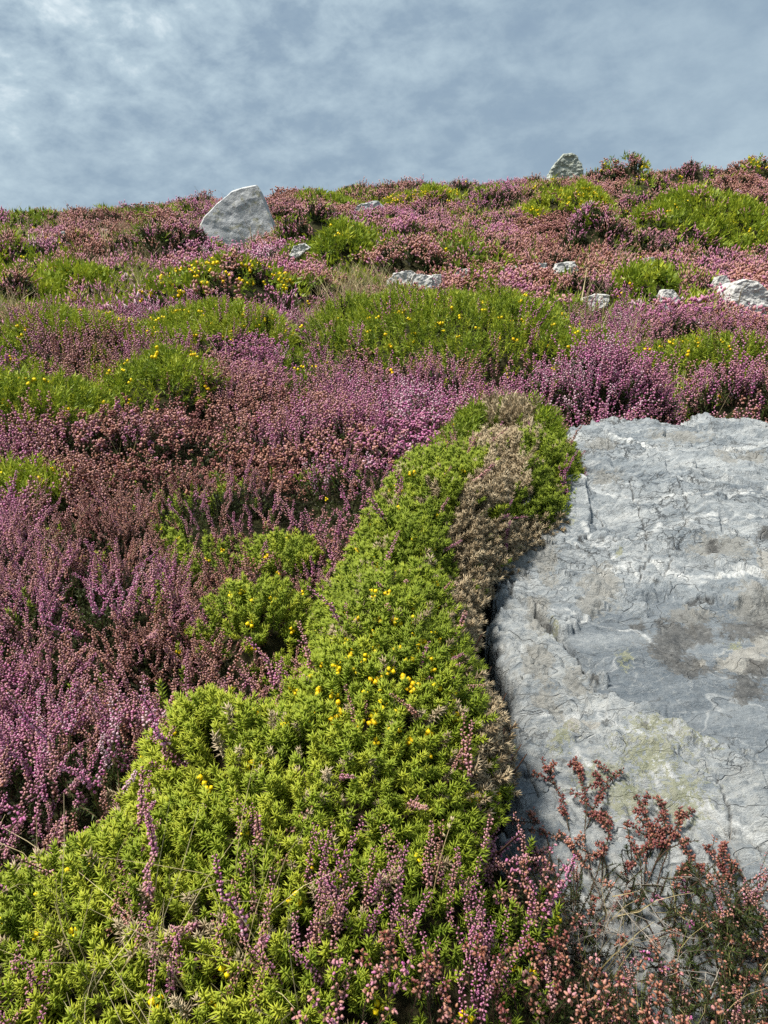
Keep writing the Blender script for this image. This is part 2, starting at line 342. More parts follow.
# lichens and moss
tn = n.n('ShaderNodeTexNoise', {'Vector': (tc, 'Object'), 'Scale': 15.0, 'Detail': 8.0, 'Roughness': .75})
tg = n.math('ADD', n.math('MULTIPLY', tn, .62), n.math('MULTIPLY', grit, .38))
def patch(att, thr, w, col, amt, c, noise=None, k=3.2):
    s = n.math('ADD', (A(att), 2), n.math('MULTIPLY', n.math('SUBTRACT', noise or tg, .5), k))
    f = n.n('ShaderNodeMapRange', {'Value': s, 'From Min': thr, 'From Max': thr + w, 'To Min': 0.0, 'To Max': amt})
    return n.mix(f, c, col)
c = patch('tan', .44, .14, n.ramp(a2, [(.35, (.17, .16, .135)), (.65, (.34, .32, .275))]), .62, c)
c = patch('pale', .42, .10, n.ramp(a2, [(.35, (.30, .28, .24)), (.65, (.50, .48, .43))]), .8, c)
c = patch('dark', .44, .16, n.ramp(a2, [(.35, (.035, .035, .035)), (.65, (.16, .155, .145))]), .88, c)
c = patch('moss', .62, .14, n.ramp(a2, [(.35, (.17, .18, .06)), (.65, (.38, .38, .24))]), .75, c, grit, 3.4)
sp = n.n('ShaderNodeTexNoise', {'Vector': (tc, 'Object'), 'Scale': 26.0, 'Detail': 4.0, 'Roughness': .6})
c = n.mix(n.n('ShaderNodeMapRange', {'Value': sp, 'From Min': .64, 'From Max': .70, 'To Min': 0.0, 'To Max': .65}), c, (.07, .07, .065))
c = n.mix(n.math('MULTIPLY', (A('crack'), 2), .9), c, (.028, .028, .028))
c = n.mix(n.math('MULTIPLY', n.math('SUBTRACT', a2, .5), 1.6, clamp=True), c, (.08, .085, .09))
c = n.mix(n.math('MULTIPLY', n.math('SUBTRACT', grit, .5), 1.4, clamp=True), c, (.55, .56, .55))
hgt = n.math('ADD', n.math('MULTIPLY', a1, .5), n.math('ADD', n.math('MULTIPLY', a3, .45), n.math('ADD', n.math('MULTIPLY', a2, .30), n.math('MULTIPLY', grit, .12))))
hgt = n.math('ADD', hgt, n.math('MULTIPLY', a4, .7))
hgt = n.math('SUBTRACT', hgt, n.math('MULTIPLY', f3, .5))
c = n.mix(1.0, c, (.90, .91, .92), 'MULTIPLY')
bp = n.n('ShaderNodeBump', {'Height': hgt, 'Strength': .9, 'Distance': .026})
p = n.n('ShaderNodeBsdfPrincipled', {'Base Color': (c, 2), 'Roughness': .62, 'Specular IOR Level': .4, 'Normal': bp})
n.n('ShaderNodeOutputMaterial', {0: p}); M['slab'] = m

# ------------------------------------------------------------------ mesh helpers
def build(name, v, f, mats, mi=None, at=None, parent=None, smooth=False):
    """v (n,3); f (m,3) or (m,4) indices"""
    me = bpy.data.meshes.new(name); v = np.ascontiguousarray(v, np.float32); f = np.ascontiguousarray(f, np.int32)
    k = f.shape[1]; me.vertices.add(len(v)); me.vertices.foreach_set('co', v.ravel())
    me.loops.add(f.size); me.loops.foreach_set('vertex_index', f.ravel())
    me.polygons.add(len(f)); me.polygons.foreach_set('loop_start', np.arange(0, f.size, k, dtype=np.int32))
    for m_ in mats: me.materials.append(m_)
    if mi is not None: me.polygons.foreach_set('material_index', np.ascontiguousarray(mi, np.int32))
    if smooth: me.polygons.foreach_set('use_smooth', np.ones(len(f), bool))
    for k_, arr in (at or {}).items():
        a_ = me.attributes.new(k_, 'FLOAT', 'POINT'); a_.data.foreach_set('value', np.ascontiguousarray(arr, np.float32))
    me.update(calc_edges=True)
    o = bpy.data.objects.new(name, me); COL.objects.link(o)
    if parent: o.parent = parent
    return o
def tag(o, label=None, cat=None, group=None, kind=None):
    for k, v in (('label', label), ('category', cat), ('group', group), ('kind', kind)):
        if v: o[k] = v
    return o
def empty(name, loc, label, cat, group=None):
    o = bpy.data.objects.new(name, None); COL.objects.link(o); o.location = loc; o.empty_display_size = .1
    return tag(o, label, cat, group)

class TB:                              # a template: triangles with tip value t, hue offset d, material m
    def __init__(s): s.v = []; s.f = []; s.t = []; s.d = []; s.m = []; s.k = 0
    def add(s, v, f, t, d=0., m=0):
        v = np.asarray(v, float); s.v.append(v); s.f.append(np.asarray(f) + s.k); s.k += len(v)
        s.t.append(np.full(len(v), t) if np.isscalar(t) else np.asarray(t)); s.d.append(np.full(len(v), d)); s.m.append(np.full(len(f), m))
    def done(s):
        return dict(v=np.concatenate(s.v), f=np.concatenate(s.f), t=np.concatenate(s.t), d=np.concatenate(s.d), m=np.concatenate(s.m))
def frame(a, roll=0.):
    a = np.asarray(a, float); a = a / np.linalg.norm(a)
    h = np.array([1., 0, 0]) if abs(a[0]) < .8 else np.array([0, 1., 0])
    x = np.cross(h, a); x /= np.linalg.norm(x); y = np.cross(a, x)
    return x * math.cos(roll) + y * math.sin(roll), -x * math.sin(roll) + y * math.cos(roll), a
def spine(T, p, d, L, w, t0, t1, dd=0., m=0, flat=False):
    x, y, a = frame(d, rng.uniform(0, 6)); p = np.asarray(p)
    if flat: T.add([p - x * w, p + x * w, p + a * L], [[0, 1, 2]], [t0, t0, t1], dd, m)
    else:
        b = p + a * L * .22
        T.add([p, b + x * w, b - x * .5 * w + y * .87 * w, b - x * .5 * w - y * .87 * w, p + a * L], [[1, 2, 4], [2, 3, 4], [3, 1, 4], [0, 2, 1], [0, 3, 2], [0, 1, 3]], [t0, t0, t0, t0, t1], dd, m)
def tube(T, P, r0, r1, t0=0., t1=0., dd=0., m=0, n=3):
    P = np.asarray(P, float); k = len(P); V = []; tt = []
    for i, p in enumerate(P):
        a = P[min(i + 1, k - 1)] - P[max(i - 1, 0)]; x, y, _ = frame(a)
        r = r0 + (r1 - r0) * i / (k - 1)
        for j in range(n):
            q = 2 * math.pi * j / n; V.append(p + (x * math.cos(q) + y * math.sin(q)) * r); tt.append(t0 + (t1 - t0) * i / (k - 1))
    Fc = []
    for i in range(k - 1):
        for j in range(n):
            a_, b_ = i * n + j, i * n + (j + 1) % n
            Fc += [[a_, b_, b_ + n], [a_, b_ + n, a_ + n]]
    T.add(V, Fc, np.array(tt), dd, m)
OCT = [[0, 1, 2], [0, 2, 3], [0, 3, 4], [0, 4, 1], [5, 2, 1], [5, 3, 2], [5, 4, 3], [5, 1, 4]]
def blob(T, p, d, L, w, t0, t1, dd=0., m=0, k=.45):
    x, y, a = frame(d, rng.uniform(0, 6)); p = np.asarray(p); c = p + a * L * k
    T.add([p, c + x * w, c + y * w, c - x * w, c - y * w, p + a * L], OCT, [t0, .5 * (t0 + t1), .5 * (t0 + t1), .5 * (t0 + t1), .5 * (t0 + t1), t1], dd, m)
def bell(T, p, d, L, w, dd=0., m=0):   # urn-shaped floret: swollen body, pinched mouth
    x, y, a = frame(d, rng.uniform(0, 6)); p = np.asarray(p); V = [p]; n_ = 5
    for s, rr in ((.35, 1.), (.75, .75), (1., .45)):
        for j in range(n_):
            q = 2 * math.pi * j / n_; V.append(p + a * L * s + (x * math.cos(q) + y * math.sin(q)) * w * rr)
    Fc = [[0, 1 + (j + 1) % n_, 1 + j] for j in range(n_)]
    for r_ in range(2):
        for j in range(n_):
            A_, B_ = 1 + r_ * n_ + j, 1 + r_ * n_ + (j + 1) % n_
            Fc += [[A_, B_, B_ + n_], [A_, B_ + n_, A_ + n_]]
    T.add(V, Fc, np.array([0] + [.3] * n_ + [.5] * n_ + [1.] * n_), dd, m)
def rdir(el, az): return np.array([math.cos(el) * math.cos(az), math.cos(el) * math.sin(az), math.sin(el)])
def bent(L, k=5, amt=.25):
    az = rng.uniform(0, 6.28); s = np.linspace(0, 1, k); c = rng.uniform(.3, 1) * amt * L
    w = rng.normal(0, .02 * L, (k, 2)); w[0] = 0
    return np.stack([math.cos(az) * c * s ** 2 + w[:, 0], math.sin(az) * c * s ** 2 + w[:, 1], L * s * (1 - .12 * amt * s)], 1)
def along(P, s):
    q = s * (len(P) - 1); i = min(int(q), len(P) - 2); f = q - i
    return P[i] * (1 - f) + P[i + 1] * f, P[i + 1] - P[i]

def gorse_shoot(lod, sp=1.0):
    T = TB()
    if lod == 0:
        P = bent(.052, 4, .2); tube(T, P, .0011, .0006, 0, .4)
        n_ = 36
        for i in range(n_):
            s = .12 + .86 * i / n_; p, a = along(P, s); az = i * 2.4 + rng.normal(0, .3); el = R(10 + 45 * s ** 2) + rng.normal(0, .18)
            x, y, ax = frame(a); r = rdir(el, az); d = x * r[0] + y * r[1] + ax * r[2]
            spine(T, p, d, rng.uniform(.0095, .0155) * (1 - .15 * s) * sp, .00135, .1 + .3 * s, .55 + .45 * s, rng.normal(0, .05))
        for i in range(5):
            spine(T, P[-1] - [0, 0, .001], rdir(R(62) + rng.normal(0, .2), i * 1.26 + 1), .0115 * sp, .0014, .6, 1.)
    elif lod == 1:
        P = bent(.075, 3, .25); tube(T, P, .002, .001, 0, .4)
        for i in range(20):
            s = .1 + .9 * i / 20; p, a = along(P, s); az = i * 2.4; el = R(10 + 55 * s ** 2) + rng.normal(0, .2)
            spine(T, p, rdir(el, az), rng.uniform(.014, .024) * sp, .0026, .1 + .3 * s, .5 + .5 * s, rng.normal(0, .06), flat=True)
    else:
        for i in range(14):
            s = rng.uniform(0, 1); p = np.array([rng.normal(0, .02), rng.normal(0, .02), .09 * s])
            spine(T, p, rdir(R(15 + 60 * s) + rng.normal(0, .25), i * 2.4), rng.uniform(.035, .065) * sp, .010, .1 + .4 * s, .5 + .5 * s, rng.normal(0, .08), flat=True)
    return T.done()
# heather: materials 0 flower, 1 leaf, 2 stem
def ling(lod):
    T = TB()
    if lod == 0:
        L = rng.uniform(.11, .16); P = bent(L, 6, .45); tube(T, P, .0012, .0005, 0, .3, m=2)
        f0 = rng.uniform(.38, .6)
        def spike(P, f0, n_):
            off = rng.normal(0, .06)
            for i in range(n_):
                s = f0 + (.99 - f0) * i / n_; p, a = along(P, s); x, y, ax = frame(a); az = i * 2.4 + rng.normal(0, .4)
                if rng.random() < .06: continue
                d = x * math.cos(az) + y * math.sin(az) + ax * rng.uniform(.1, 1.3)
                z = (1 - .45 * (i / n_)); blob(T, p + d * .0004, d, rng.uniform(.0045, .0068) * z, .0019 * z, rng.uniform(0, .6), rng.uniform(.5, 2.), off + rng.normal(0, .12), 0, .6)
            for i in range(int(n_ * .9)):
                s = .08 + (f0 - .02) * i / (n_ * .9); p, a = along(P, s); x, y, ax = frame(a); az = i * 2.4
                d = x * math.cos(az) + y * math.sin(az) + ax * 1.2
                spine(T, p, d, .0055, .0009, 0, .6, rng.normal(0, .15), 1, True)
        spike(P, f0, 66)
        for k in range(rng.integers(0, 3)):
            p, a = along(P, rng.uniform(.25, .6)); l2 = rng.uniform(.035, .065); d = rdir(R(rng.uniform(50, 75)), rng.uniform(0, 6.28))
            Q = np.stack([p + d * l2 * s + np.array([0, 0, .25 * l2 * s * s]) for s in np.linspace(0, 1, 4)])
            tube(T, Q, .0007, .0004, 0, .3, m=2); spike(Q, .2, 30)
    elif lod == 1:
        for k in range(3):
            L = rng.uniform(.12, .19); d = rdir(R(rng.uniform(55, 88)), rng.uniform(0, 6.28)); b = np.array([rng.normal(0, .015), rng.normal(0, .015), 0])
            Q = np.stack([b + d * L * s + np.array([0, 0, .12 * L * s * s]) for s in np.linspace(0, 1, 4)])
            tube(T, Q, .0016, .0008, 0, .3, m=2); off = rng.normal(0, .06)
            for i in range(17):
                s = .36 + .64 * i / 17; p, a = along(Q, s); r = rdir(rng.uniform(-.1, .6), i * 2.4) + d * .9
                blob(T, p, r, rng.uniform(.009, .013) * (1.15 - .4 * s), .0036, rng.uniform(0, .6), rng.uniform(.5, 2.), off + rng.normal(0, .1), 0, .6)
            for i in range(7):
                s = .05 + .4 * i / 7; p, a = along(Q, s); spine(T, p, rdir(.6, i * 2.4), .014, .0022, 0, .6, rng.normal(0, .15), 1, True)
    else:
        for k in range(8):
            L = rng.uniform(.10, .19); d = rdir(R(rng.uniform(45, 88)), rng.uniform(0, 6.28)); b = np.array([rng.normal(0, .03), rng.normal(0, .03), 0])
            for q in range(3):
                s = .35 + .2 * q; dd = d + rng.normal(0, .25, 3)
                blob(T, b + d * L * s, dd, L * .27, .0062, .2, 1., rng.normal(0, .12), 0, .5)
            spine(T, b, d, L * .5, .007, 0, .4, rng.normal(0, .2), 1, True)
            [spine(T, b, rdir(R(rng.uniform(35, 80)), rng.uniform(0, 6.28)), L * .85, .008, 0, .6, rng.normal(0, .2), 1, True) for _ in range(2)]
    return T.done()
def bellh(lod):
    T = TB()
    if lod == 0:
        L = rng.uniform(.09, .14); P = bent(L, 5, .4); tube(T, P, .0011, .0006, 0, .3, m=2)
        for i in range(34):
            s = .08 + .82 * i / 34; p, a = along(P, s); x, y, ax = frame(a); az = i * 2.1
            d = x * math.cos(az) + y * math.sin(az) + ax * .9
            spine(T, p, d, rng.uniform(.006, .009), .0008, 0, .7, rng.normal(0, .15), 1, True)
        for c_ in range(rng.integers(1, 3)):
            s0 = .97 - .32 * c_
            for i in range(rng.integers(6, 11)):
                s = s0 - .16 * rng.random(); p, a = along(P, s); x, y, ax = frame(a); az = i * 2.4 + rng.normal(0, .3)
                d = x * math.cos(az) + y * math.sin(az) + ax * rng.uniform(-.7, .4); d /= np.linalg.norm(d)
                bell(T, p + d * .0022, d, rng.uniform(.0048, .0062), .0019, rng.normal(0, .1), 0)
    elif lod == 1:
        for k in range(3):
            L = rng.uniform(.09, .15); d = rdir(R(rng.uniform(50, 88)), rng.uniform(0, 6.28)); b = np.array([rng.normal(0, .015), rng.normal(0, .015), 0])
            Q = np.stack([b + d * L * s for s in np.linspace(0, 1, 3)]); tube(T, Q, .0015, .0009, 0, .3, m=2)
            for i in range(11): spine(T, along(Q, .1 + .07 * i)[0], rdir(.7, i * 2.4), .016, .002, 0, .7, rng.normal(0, .15), 1, True)
            for i in range(8):
                blob(T, along(Q, rng.uniform(.8, 1))[0], rdir(rng.uniform(-.6, .8), i * 2.4), rng.uniform(.010, .014), .0042, .2, 1., rng.normal(0, .1), 0, .5)
    else:
        for k in range(7):
            L = rng.uniform(.07, .14); d = rdir(R(rng.uniform(45, 88)), rng.uniform(0, 6.28)); b = np.array([rng.normal(0, .03), rng.normal(0, .03), 0])
            for q in range(3): blob(T, b + d * L + rng.normal(0, .012, 3), d + rng.normal(0, .6, 3), .030, .010, .2, 1., rng.normal(0, .12), 0, .5)
            for q in range(2): spine(T, b, rdir(R(rng.uniform(30, 80)), rng.uniform(0, 6.28)), L * .8, .010, 0, .6, rng.normal(0, .2), 1, True)
    return T.done()
def leafy(lod):                        # flowerless leafy shoots that fill the shade between the spikes
    T = TB(); n_, L, l, w = ((60, .07, .008, .0013), (34, .09, .017, .0032), (22, .12, .036, .0075))[lod]
    for q in range(2 if lod < 2 else 3):
        P = bent(L, 4, .5) + np.array([rng.normal(0, .01), rng.normal(0, .01), 0]); tube(T, P, .001 * (1 + lod), .0006 * (1 + lod), 0, .3, 0, 2)
        for i in range(n_):
            p, a = along(P, .05 + .93 * i / n_); spine(T, p, rdir(R(rng.uniform(0, 70)), i * 2.4), l * rng.uniform(.7, 1.2), w, 0, 1., rng.normal(0, .18), 1, True)
    return T.done()
def flw(lod):                          # a gorse flower: banner, two wings, keel
    T = TB(); s = (1.15, 1.9, 3.6)[lod]
    for az, el in ((0, 1.2), (2.2, .5), (4.1, .5)) if lod == 0 else ((0, .9), (2.8, .5)):
        blob(T, (0, 0, 0), rdir(el, az), .0105 * s, .0042 * s, 0, 1, rng.normal(0, .15), 0, .65)
    return T.done()
def blade(lod):
    T = TB(); L = (.16, .26, .34)[lod]; w = (.0009, .002, .005)[lod]
    for k in range(5 if lod < 2 else 9):
        P = bent(L * rng.uniform(.5, 1), 5, rng.uniform(.3, 1.1)) + np.array([rng.normal(0, .012), rng.normal(0, .012), 0])
        V = []; x = np.array([math.cos(k), math.sin(k), 0])
        for i, p in enumerate(P): ww = w * (1 - .8 * i / 4); V += [p - x * ww, p + x * ww]
        Fc = []
        for i in range(4): a_ = 2 * i; Fc += [[a_, a_ + 1, a_ + 3], [a_, a_ + 3, a_ + 2]]
        T.add(V, Fc, np.repeat(np.linspace(0, 1, 5), 2), rng.normal(0, .2))
    return T.done()
LIB = {k: [[fn(l) for _ in range(nv)] for l in range(3)] for k, fn, nv in
       (('gorse', gorse_shoot, 7), ('ling', ling, 12), ('bell', bellh, 9), ('leafy', leafy, 6), ('flw', flw, 3), ('blade', blade, 6))}

def scatter(kind, lod, pos, axis, scale, r):
    """copies of the library sprigs merged to arrays"""
    out = dict(v=[], f=[], t=[], r=[], m=[]); k = 0
    lib = LIB[kind][lod]; pick = rng.integers(0, len(lib), len(pos))
    for i, T in enumerate(lib):
        s = np.where(pick == i)[0]
        if not len(s): continue
        a = axis[s] / np.linalg.norm(axis[s], axis=1)[:, None]
        h = np.where((np.abs(a[:, 0]) < .8)[:, None], np.array([[1., 0, 0]]), np.array([[0, 1., 0]]))
        x = np.cross(h, a); x /= np.linalg.norm(x, axis=1)[:, None]; y = np.cross(a, x)
        q = rng.uniform(0, 2 * math.pi, len(s))[:, None]; x, y = x * np.cos(q) + y * np.sin(q), -x * np.sin(q) + y * np.cos(q)
        Mx = np.stack([x, y, a], 1) * scale[s][:, None, None]        # rows
        v = np.einsum('vj,njk->nvk', T['v'], Mx) + pos[s][:, None, :]
        nv = len(T['v'])
        f = T['f'][None] + (np.arange(len(s)) * nv)[:, None, None] + k; k += nv * len(s)
        out['v'].append(v.reshape(-1, 3)); out['f'].append(f.reshape(-1, 3)); out['t'].append(np.tile(T['t'], len(s)))
        out['r'].append((r[s][:, None] + T['d'][None]).ravel()); out['m'].append(np.tile(T['m'], len(s)))
    if not out['v']: return None
    return {k_: np.concatenate(v_) for k_, v_ in out.items()}
def merge(L):
    L = [l for l in L if l is not None]; o = {}; k = 0; fs = []
    if not L: return None
    for l in L: fs.append(l['f'] + k); k += len(l['v'])
    for key in 'vtrm': o[key] = np.concatenate([l[key] for l in L])
    o['f'] = np.concatenate(fs); return o
def split(G, keep):
    s = np.isin(G['m'], keep); f = G['f'][s]
    if not len(f): return None
    u, inv = np.unique(f, return_inverse=True)
    return dict(v=G['v'][u], t=G['t'][u], r=G['r'][u], f=inv.reshape(f.shape), m=G['m'][s])
def emit(name, G, mats, parent=None, loc=None, remap=None):
    if G is None or not len(G['f']): return None
    v = G['v'] if loc is None else G['v'] - np.asarray(loc)
    mi = G['m'] if remap is None else np.array(remap)[G['m']]
    return build(name, v, G['f'], mats, mi, {'t': G['t'], 'r': np.clip(G['r'], 0, 1)}, parent)
HM = [M['flower'], M['hleaf'], M['stem']]

# ------------------------------------------------------------------ ground sheet
th = np.concatenate([np.arange(-180, -46, 6.), np.arange(-46, 46, .22), np.arange(46, 180, 6.)]) * math.pi / 180
rr_ = np.concatenate([[.02, .1, .2, .3], np.geomspace(.36, 40, 430), np.geomspace(42, 900, 40)])
TH, RR = np.meshgrid(th, rr_); gx = (RR * np.sin(TH)).ravel(); gy = (RR * np.cos(TH)).ravel()
gz, gi = canopy(gx, gy)
rs = poly_sdf(gx, gy, ROCK); dist = np.hypot(gx, gy)
depth = .05 + .05 * sstep(1.5, 6, dist) + np.where(gi == 1000, .0, .02)
hm_, _ = mounds(gx, gy)
gz = gz - depth - .18 * hm_ - .40 * sstep(-.05, .04, rs)
nT = len(th); idx = np.arange(len(gx)).reshape(len(rr_), nT)
a_ = idx[:-1, :]; b_ = np.roll(idx, -1, 1)[:-1, :]; c_ = np.roll(idx, -1, 1)[1:, :]; d_ = idx[1:, :]
ground = build('ground', np.stack([gx, gy, gz], 1), np.stack([a_, b_, c_, d_], -1).reshape(-1, 4), [M['soil']], smooth=True)
tag(ground, kind='structure')

# ------------------------------------------------------------------ the rock slab
nx, ny = 860, 1150
xs = .05 + 2.3 * np.linspace(0, 1, nx) ** 1.25; ys = .25 + 3.0 * np.linspace(0, 1, ny) ** 1.25
X, Y = np.meshgrid(xs, ys); X = X.ravel(); Y = Y.ravel()
PX, PY, _ = project(X, Y, rock_plane(X, Y))
def cells(sx, sy, seed, wob=.15):
    qx = X / sx + wob * fbm(X / .2, Y / .2, seed, 3); qy = (Y + .45 * X) / sy + wob * fbm(X / .2, Y / .2, seed + 5, 3); best = np.full(X.shape, 9.); ix = np.zeros_like(X); iy = np.zeros_like(X)
    for ox in (-1, 0, 1):
        for oy in (-1, 0, 1):
            cx = np.floor(qx) + ox; cy = np.floor(qy) + oy; d = np.hypot(qx - cx - _h(cx, cy, seed), qy - cy - _h(cx, cy, seed + 1))
            ix = np.where(d < best, cx, ix); iy = np.where(d < best, cy, iy); best = np.minimum(best, d)
    return ix, iy
ca = cells(.10, .06, 700); cb = cells(.035, .022, 720)
jx = 16 * (_h(ca[0], ca[1], 1) - .5) + 7 * (_h(cb[0], cb[1], 2) - .5); jy = 22 * (_h(ca[0], ca[1], 3) - .5) + 9 * (_h(cb[0], cb[1], 4) - .5)
wx = PX + 3 * fbm(X / .03, Y / .03, 51, 4); wy = PY + 3 * fbm(X / .03, Y / .03, 61, 4)
kx, ky = wx + jx, wy + jy          # broken along joints, for the edges of ledges
sd = poly_sdf(X, Y, ROCK) + .010 * fbm(X / .10, Y / .10, 40, 2) + .040 * (_h(ca[0], ca[1], 39) - .5) + .014 * (_h(cb[0], cb[1], 38) - .5)
crackA = [(534, 600), (552, 622), (574, 640), (577, 655), (600, 687), (628, 706), (659, 721), (690, 733), (724, 747), (768, 762), (830, 800)]
cracks = [(crackA, 2.0), ([(621, 470), (629, 484), (634, 500), (640, 510), (646, 540), (650, 562), (638, 582)], .8), ([(679, 486), (686, 505), (683, 522), (674, 540), (670, 560), (664, 572)], .8),
          ([(575, 544), (598, 541), (620, 546)], 1.4), ([(494, 575), (505, 573), (512, 580), (506, 590)], 2.2), ([(516, 740), (528, 770), (540, 800)], 1.0), ([(540, 490), (546, 505), (551, 520)], 1.8),
          ([(684, 592), (700, 590), (716, 591)], 1.6), ([(596, 510), (604, 524), (612, 535), (618, 545)], .6), ([(720, 780), (735, 830), (768, 850)], 1.1)]
vein = np.zeros_like(X); crack = np.zeros_like(X)
for P_, w_ in cracks: crack = np.maximum(crack, np.clip(1.25 - seg_d(wx + .35 * jx, wy + .35 * jy, P_) / w_, 0, 1))
for P_, w_ in (([(576, 548), (620, 542), (660, 530), (720, 521), (780, 514)], 3), ([(536, 602), (590, 612), (640, 622), (665, 645), (676, 660)], 2), ([(560, 484), (640, 505), (700, 496), (780, 486)], 2),
               ([(600, 575), (640, 560), (700, 575), (780, 566)], 4), ([(530, 515), (580, 530), (640, 575)], 1.6), ([(600, 440), (680, 452), (780, 446)], 2), ([(540, 720), (590, 708), (640, 745), (668, 800)], 4),
               ([(640, 745), (690, 800), (768, 836)], 3), ([(575, 750), (640, 820), (700, 900)], 3)):
    vein = np.maximum(vein, np.clip(1.2 - seg_d(wx, wy, P_) / w_, 0, 1) * (.35 + .65 * (fbm(X / .04, Y / .04, 90, 3) > -.25)))
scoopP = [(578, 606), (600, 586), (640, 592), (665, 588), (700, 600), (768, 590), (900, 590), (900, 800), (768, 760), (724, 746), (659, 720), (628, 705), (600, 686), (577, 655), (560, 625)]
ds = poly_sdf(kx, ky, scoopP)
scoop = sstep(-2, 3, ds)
def blobf(L):
    o = np.zeros_like(X)
    for cx, cy, rx, ry in L: o = np.maximum(o, np.clip(1.5 - np.hypot((wx - cx) / rx, (wy - cy) / ry), 0, 1.5) / 1.5)
    return o
dark = blobf([(672, 632, 34, 34), (690, 660, 30, 18), (745, 685, 22, 26), (640, 612, 14, 8), (766, 535, 20, 7), (712, 549, 10, 8), (745, 615, 40, 16), (700, 620, 20, 20), (760, 660, 18, 12)])
tan = blobf([(600, 584, 26, 22), (590, 596, 22, 12), (578, 676, 18, 22), (545, 560, 16, 30), (540, 660, 22, 26), (706, 548, 22, 10), (728, 552, 34, 12), (690, 604, 30, 14), (540, 610, 16, 22), (680, 436, 36, 10), (600, 450, 20, 9), (760, 600, 50, 22), (545, 700, 20, 20), (522, 560, 20, 26), (740, 460, 30, 9), (606, 480, 18, 12)])
pale = blobf([(744, 650, 38, 14), (700, 657, 10, 9), (768, 630, 14, 16), (770, 560, 20, 14), (575, 725, 22, 10)])
moss = blobf([(650, 760, 50, 36), (700, 745, 40, 16), (630, 800, 40, 30), (680, 800, 40, 34), (620, 553, 7, 6), (552, 622, 9, 7), (573, 526, 6, 6), (626, 650, 12, 12), (735, 635, 10, 8), (600, 780, 40, 24), (650, 730, 36, 12), (560, 740, 18, 14)])
Z = rock_plane(X, Y)
# broad facets: tilted planes, each patch of a warped cell pattern
def facets(sx, sy, seed, amt, tilt):
    qx = X / sx + .12 * fbm(X / .15, Y / .15, seed, 3); qy = (Y + .45 * X) / sy + .12 * fbm(X / .15, Y / .15, seed + 5, 3)
    best = np.full(X.shape, 9.); hz = np.zeros_like(X)
    for ox in (-1, 0, 1):
        for oy in (-1, 0, 1):
            cx = np.floor(qx) + ox; cy = np.floor(qy) + oy
            jx = cx + _h(cx, cy, seed); jy = cy + _h(cx, cy, seed + 1); d = np.hypot(qx - jx, qy - jy)
            hh = amt * (_h(cx, cy, seed + 2) - .5) + tilt * ((qx - jx) * (_h(cx, cy, seed + 3) - .5) + (qy - jy) * (_h(cx, cy, seed + 4) - .5))
            hz = np.where(d < best, hh, hz); best = np.minimum(best, d)
    return hz
rough = 1 - .65 * scoop
Z += facets(.42, .30, 101, .010, .06) * (1 - .6 * scoop) + facets(.15, .06, 111, .008, .034) * rough + facets(.05, .028, 115, .003, .010) * rough
Z += (.014 * fbm(X / .5, Y / .35, 120, 3) + .009 * fbm(X / .10, Y / .05, 124, 5) * rough - .010 * (1 - np.abs(fbm((X + .4 * Y) / .16, Y / .10, 126, 4))) ** 5 * rough - .006 * (1 - np.abs(fbm(X / .05, (Y - .3 * X) / .03, 127, 3))) ** 6 * rough) + .0022 * fbm(X / .018, Y / .018, 130, 3) * rough
Z -= .026 * scoop * (1 - .5 * sstep(0, 90, ds)) + .009 * crack + .014 * np.clip(1.2 - seg_d(.5 * (wx + kx), .5 * (wy + ky) + 2, crackA) / 2.4, 0, 1)
for P_, dz_ in (([(500, 560), (560, 556), (640, 546), (720, 538), (900, 528)], .006), ([(540, 500), (620, 512), (700, 500), (900, 492)], .005), ([(560, 470), (640, 462), (720, 470), (900, 458)], .005), ([(500, 640), (540, 650), (577, 655)], .008),
               ([(505, 690), (550, 700), (600, 730), (680, 800), (720, 880)], .006), ([(490, 760), (560, 745), (620, 790), (660, 860)], .005), ([(560, 440), (660, 444), (780, 436)], .005)):
    yy_ = np.interp(PX, [p[0] for p in P_], [p[1] for p in P_]); Z -= dz_ * sstep(-1.2, 1.2, wy - yy_ + 4 * fbm(X / .1, Y / .1, 170, 3)) * sstep(26, 2, wy - yy_)
crust = sstep(-8, 14, -poly_sdf(kx, ky, [(500, 590), (534, 600), (577, 655), (600, 687), (659, 721), (724, 747), (1000, 790), (1000, 300), (500, 300)]))
Z += crust * (.005 * fbm(X / .03, Y / .025, 140, 4) + facets(.07, .04, 150, .003, .006))
Z += .012 * sstep(600, 560, PY) * (1 - scoop)
Z -= .035 * (1 - sstep(0, .05, sd)) ** 2 + .8 * sstep(0.008, -.016, sd)
idx = np.arange(nx * ny).reshape(ny, nx)
Fq = np.stack([idx[:-1, :-1], idx[:-1, 1:], idx[1:, 1:], idx[1:, :-1]], -1).reshape(-1, 4)
keep = (sd[Fq].max(1) > -.03); Fq = Fq[keep]; u, inv = np.unique(Fq, return_inverse=True)
LO = np.array([.9, 1.6, .4])
slab = build('rock_slab', np.stack([X, Y, Z], 1)[u] - LO, inv.reshape(Fq.shape), [M['slab']], smooth=True,
             at=dict(crust=crust[u], vein=vein[u], crack=crack[u], scoop=scoop[u], dark=dark[u], tan=tan[u], pale=pale[u], moss=moss[u]))
slab.location = LO; tag(slab, 'large blue grey rock slab with white veins and lichen at lower right', 'rock')
from functools import lru_cache
ZG = Z.reshape(ny, nx)
def rock_z(x, y):
    j = np.clip(np.interp(x, xs, np.arange(nx)), 0, nx - 1).astype(int); i = np.clip(np.interp(y, ys, np.arange(ny)), 0, ny - 1).astype(int)
    return ZG[i, j]

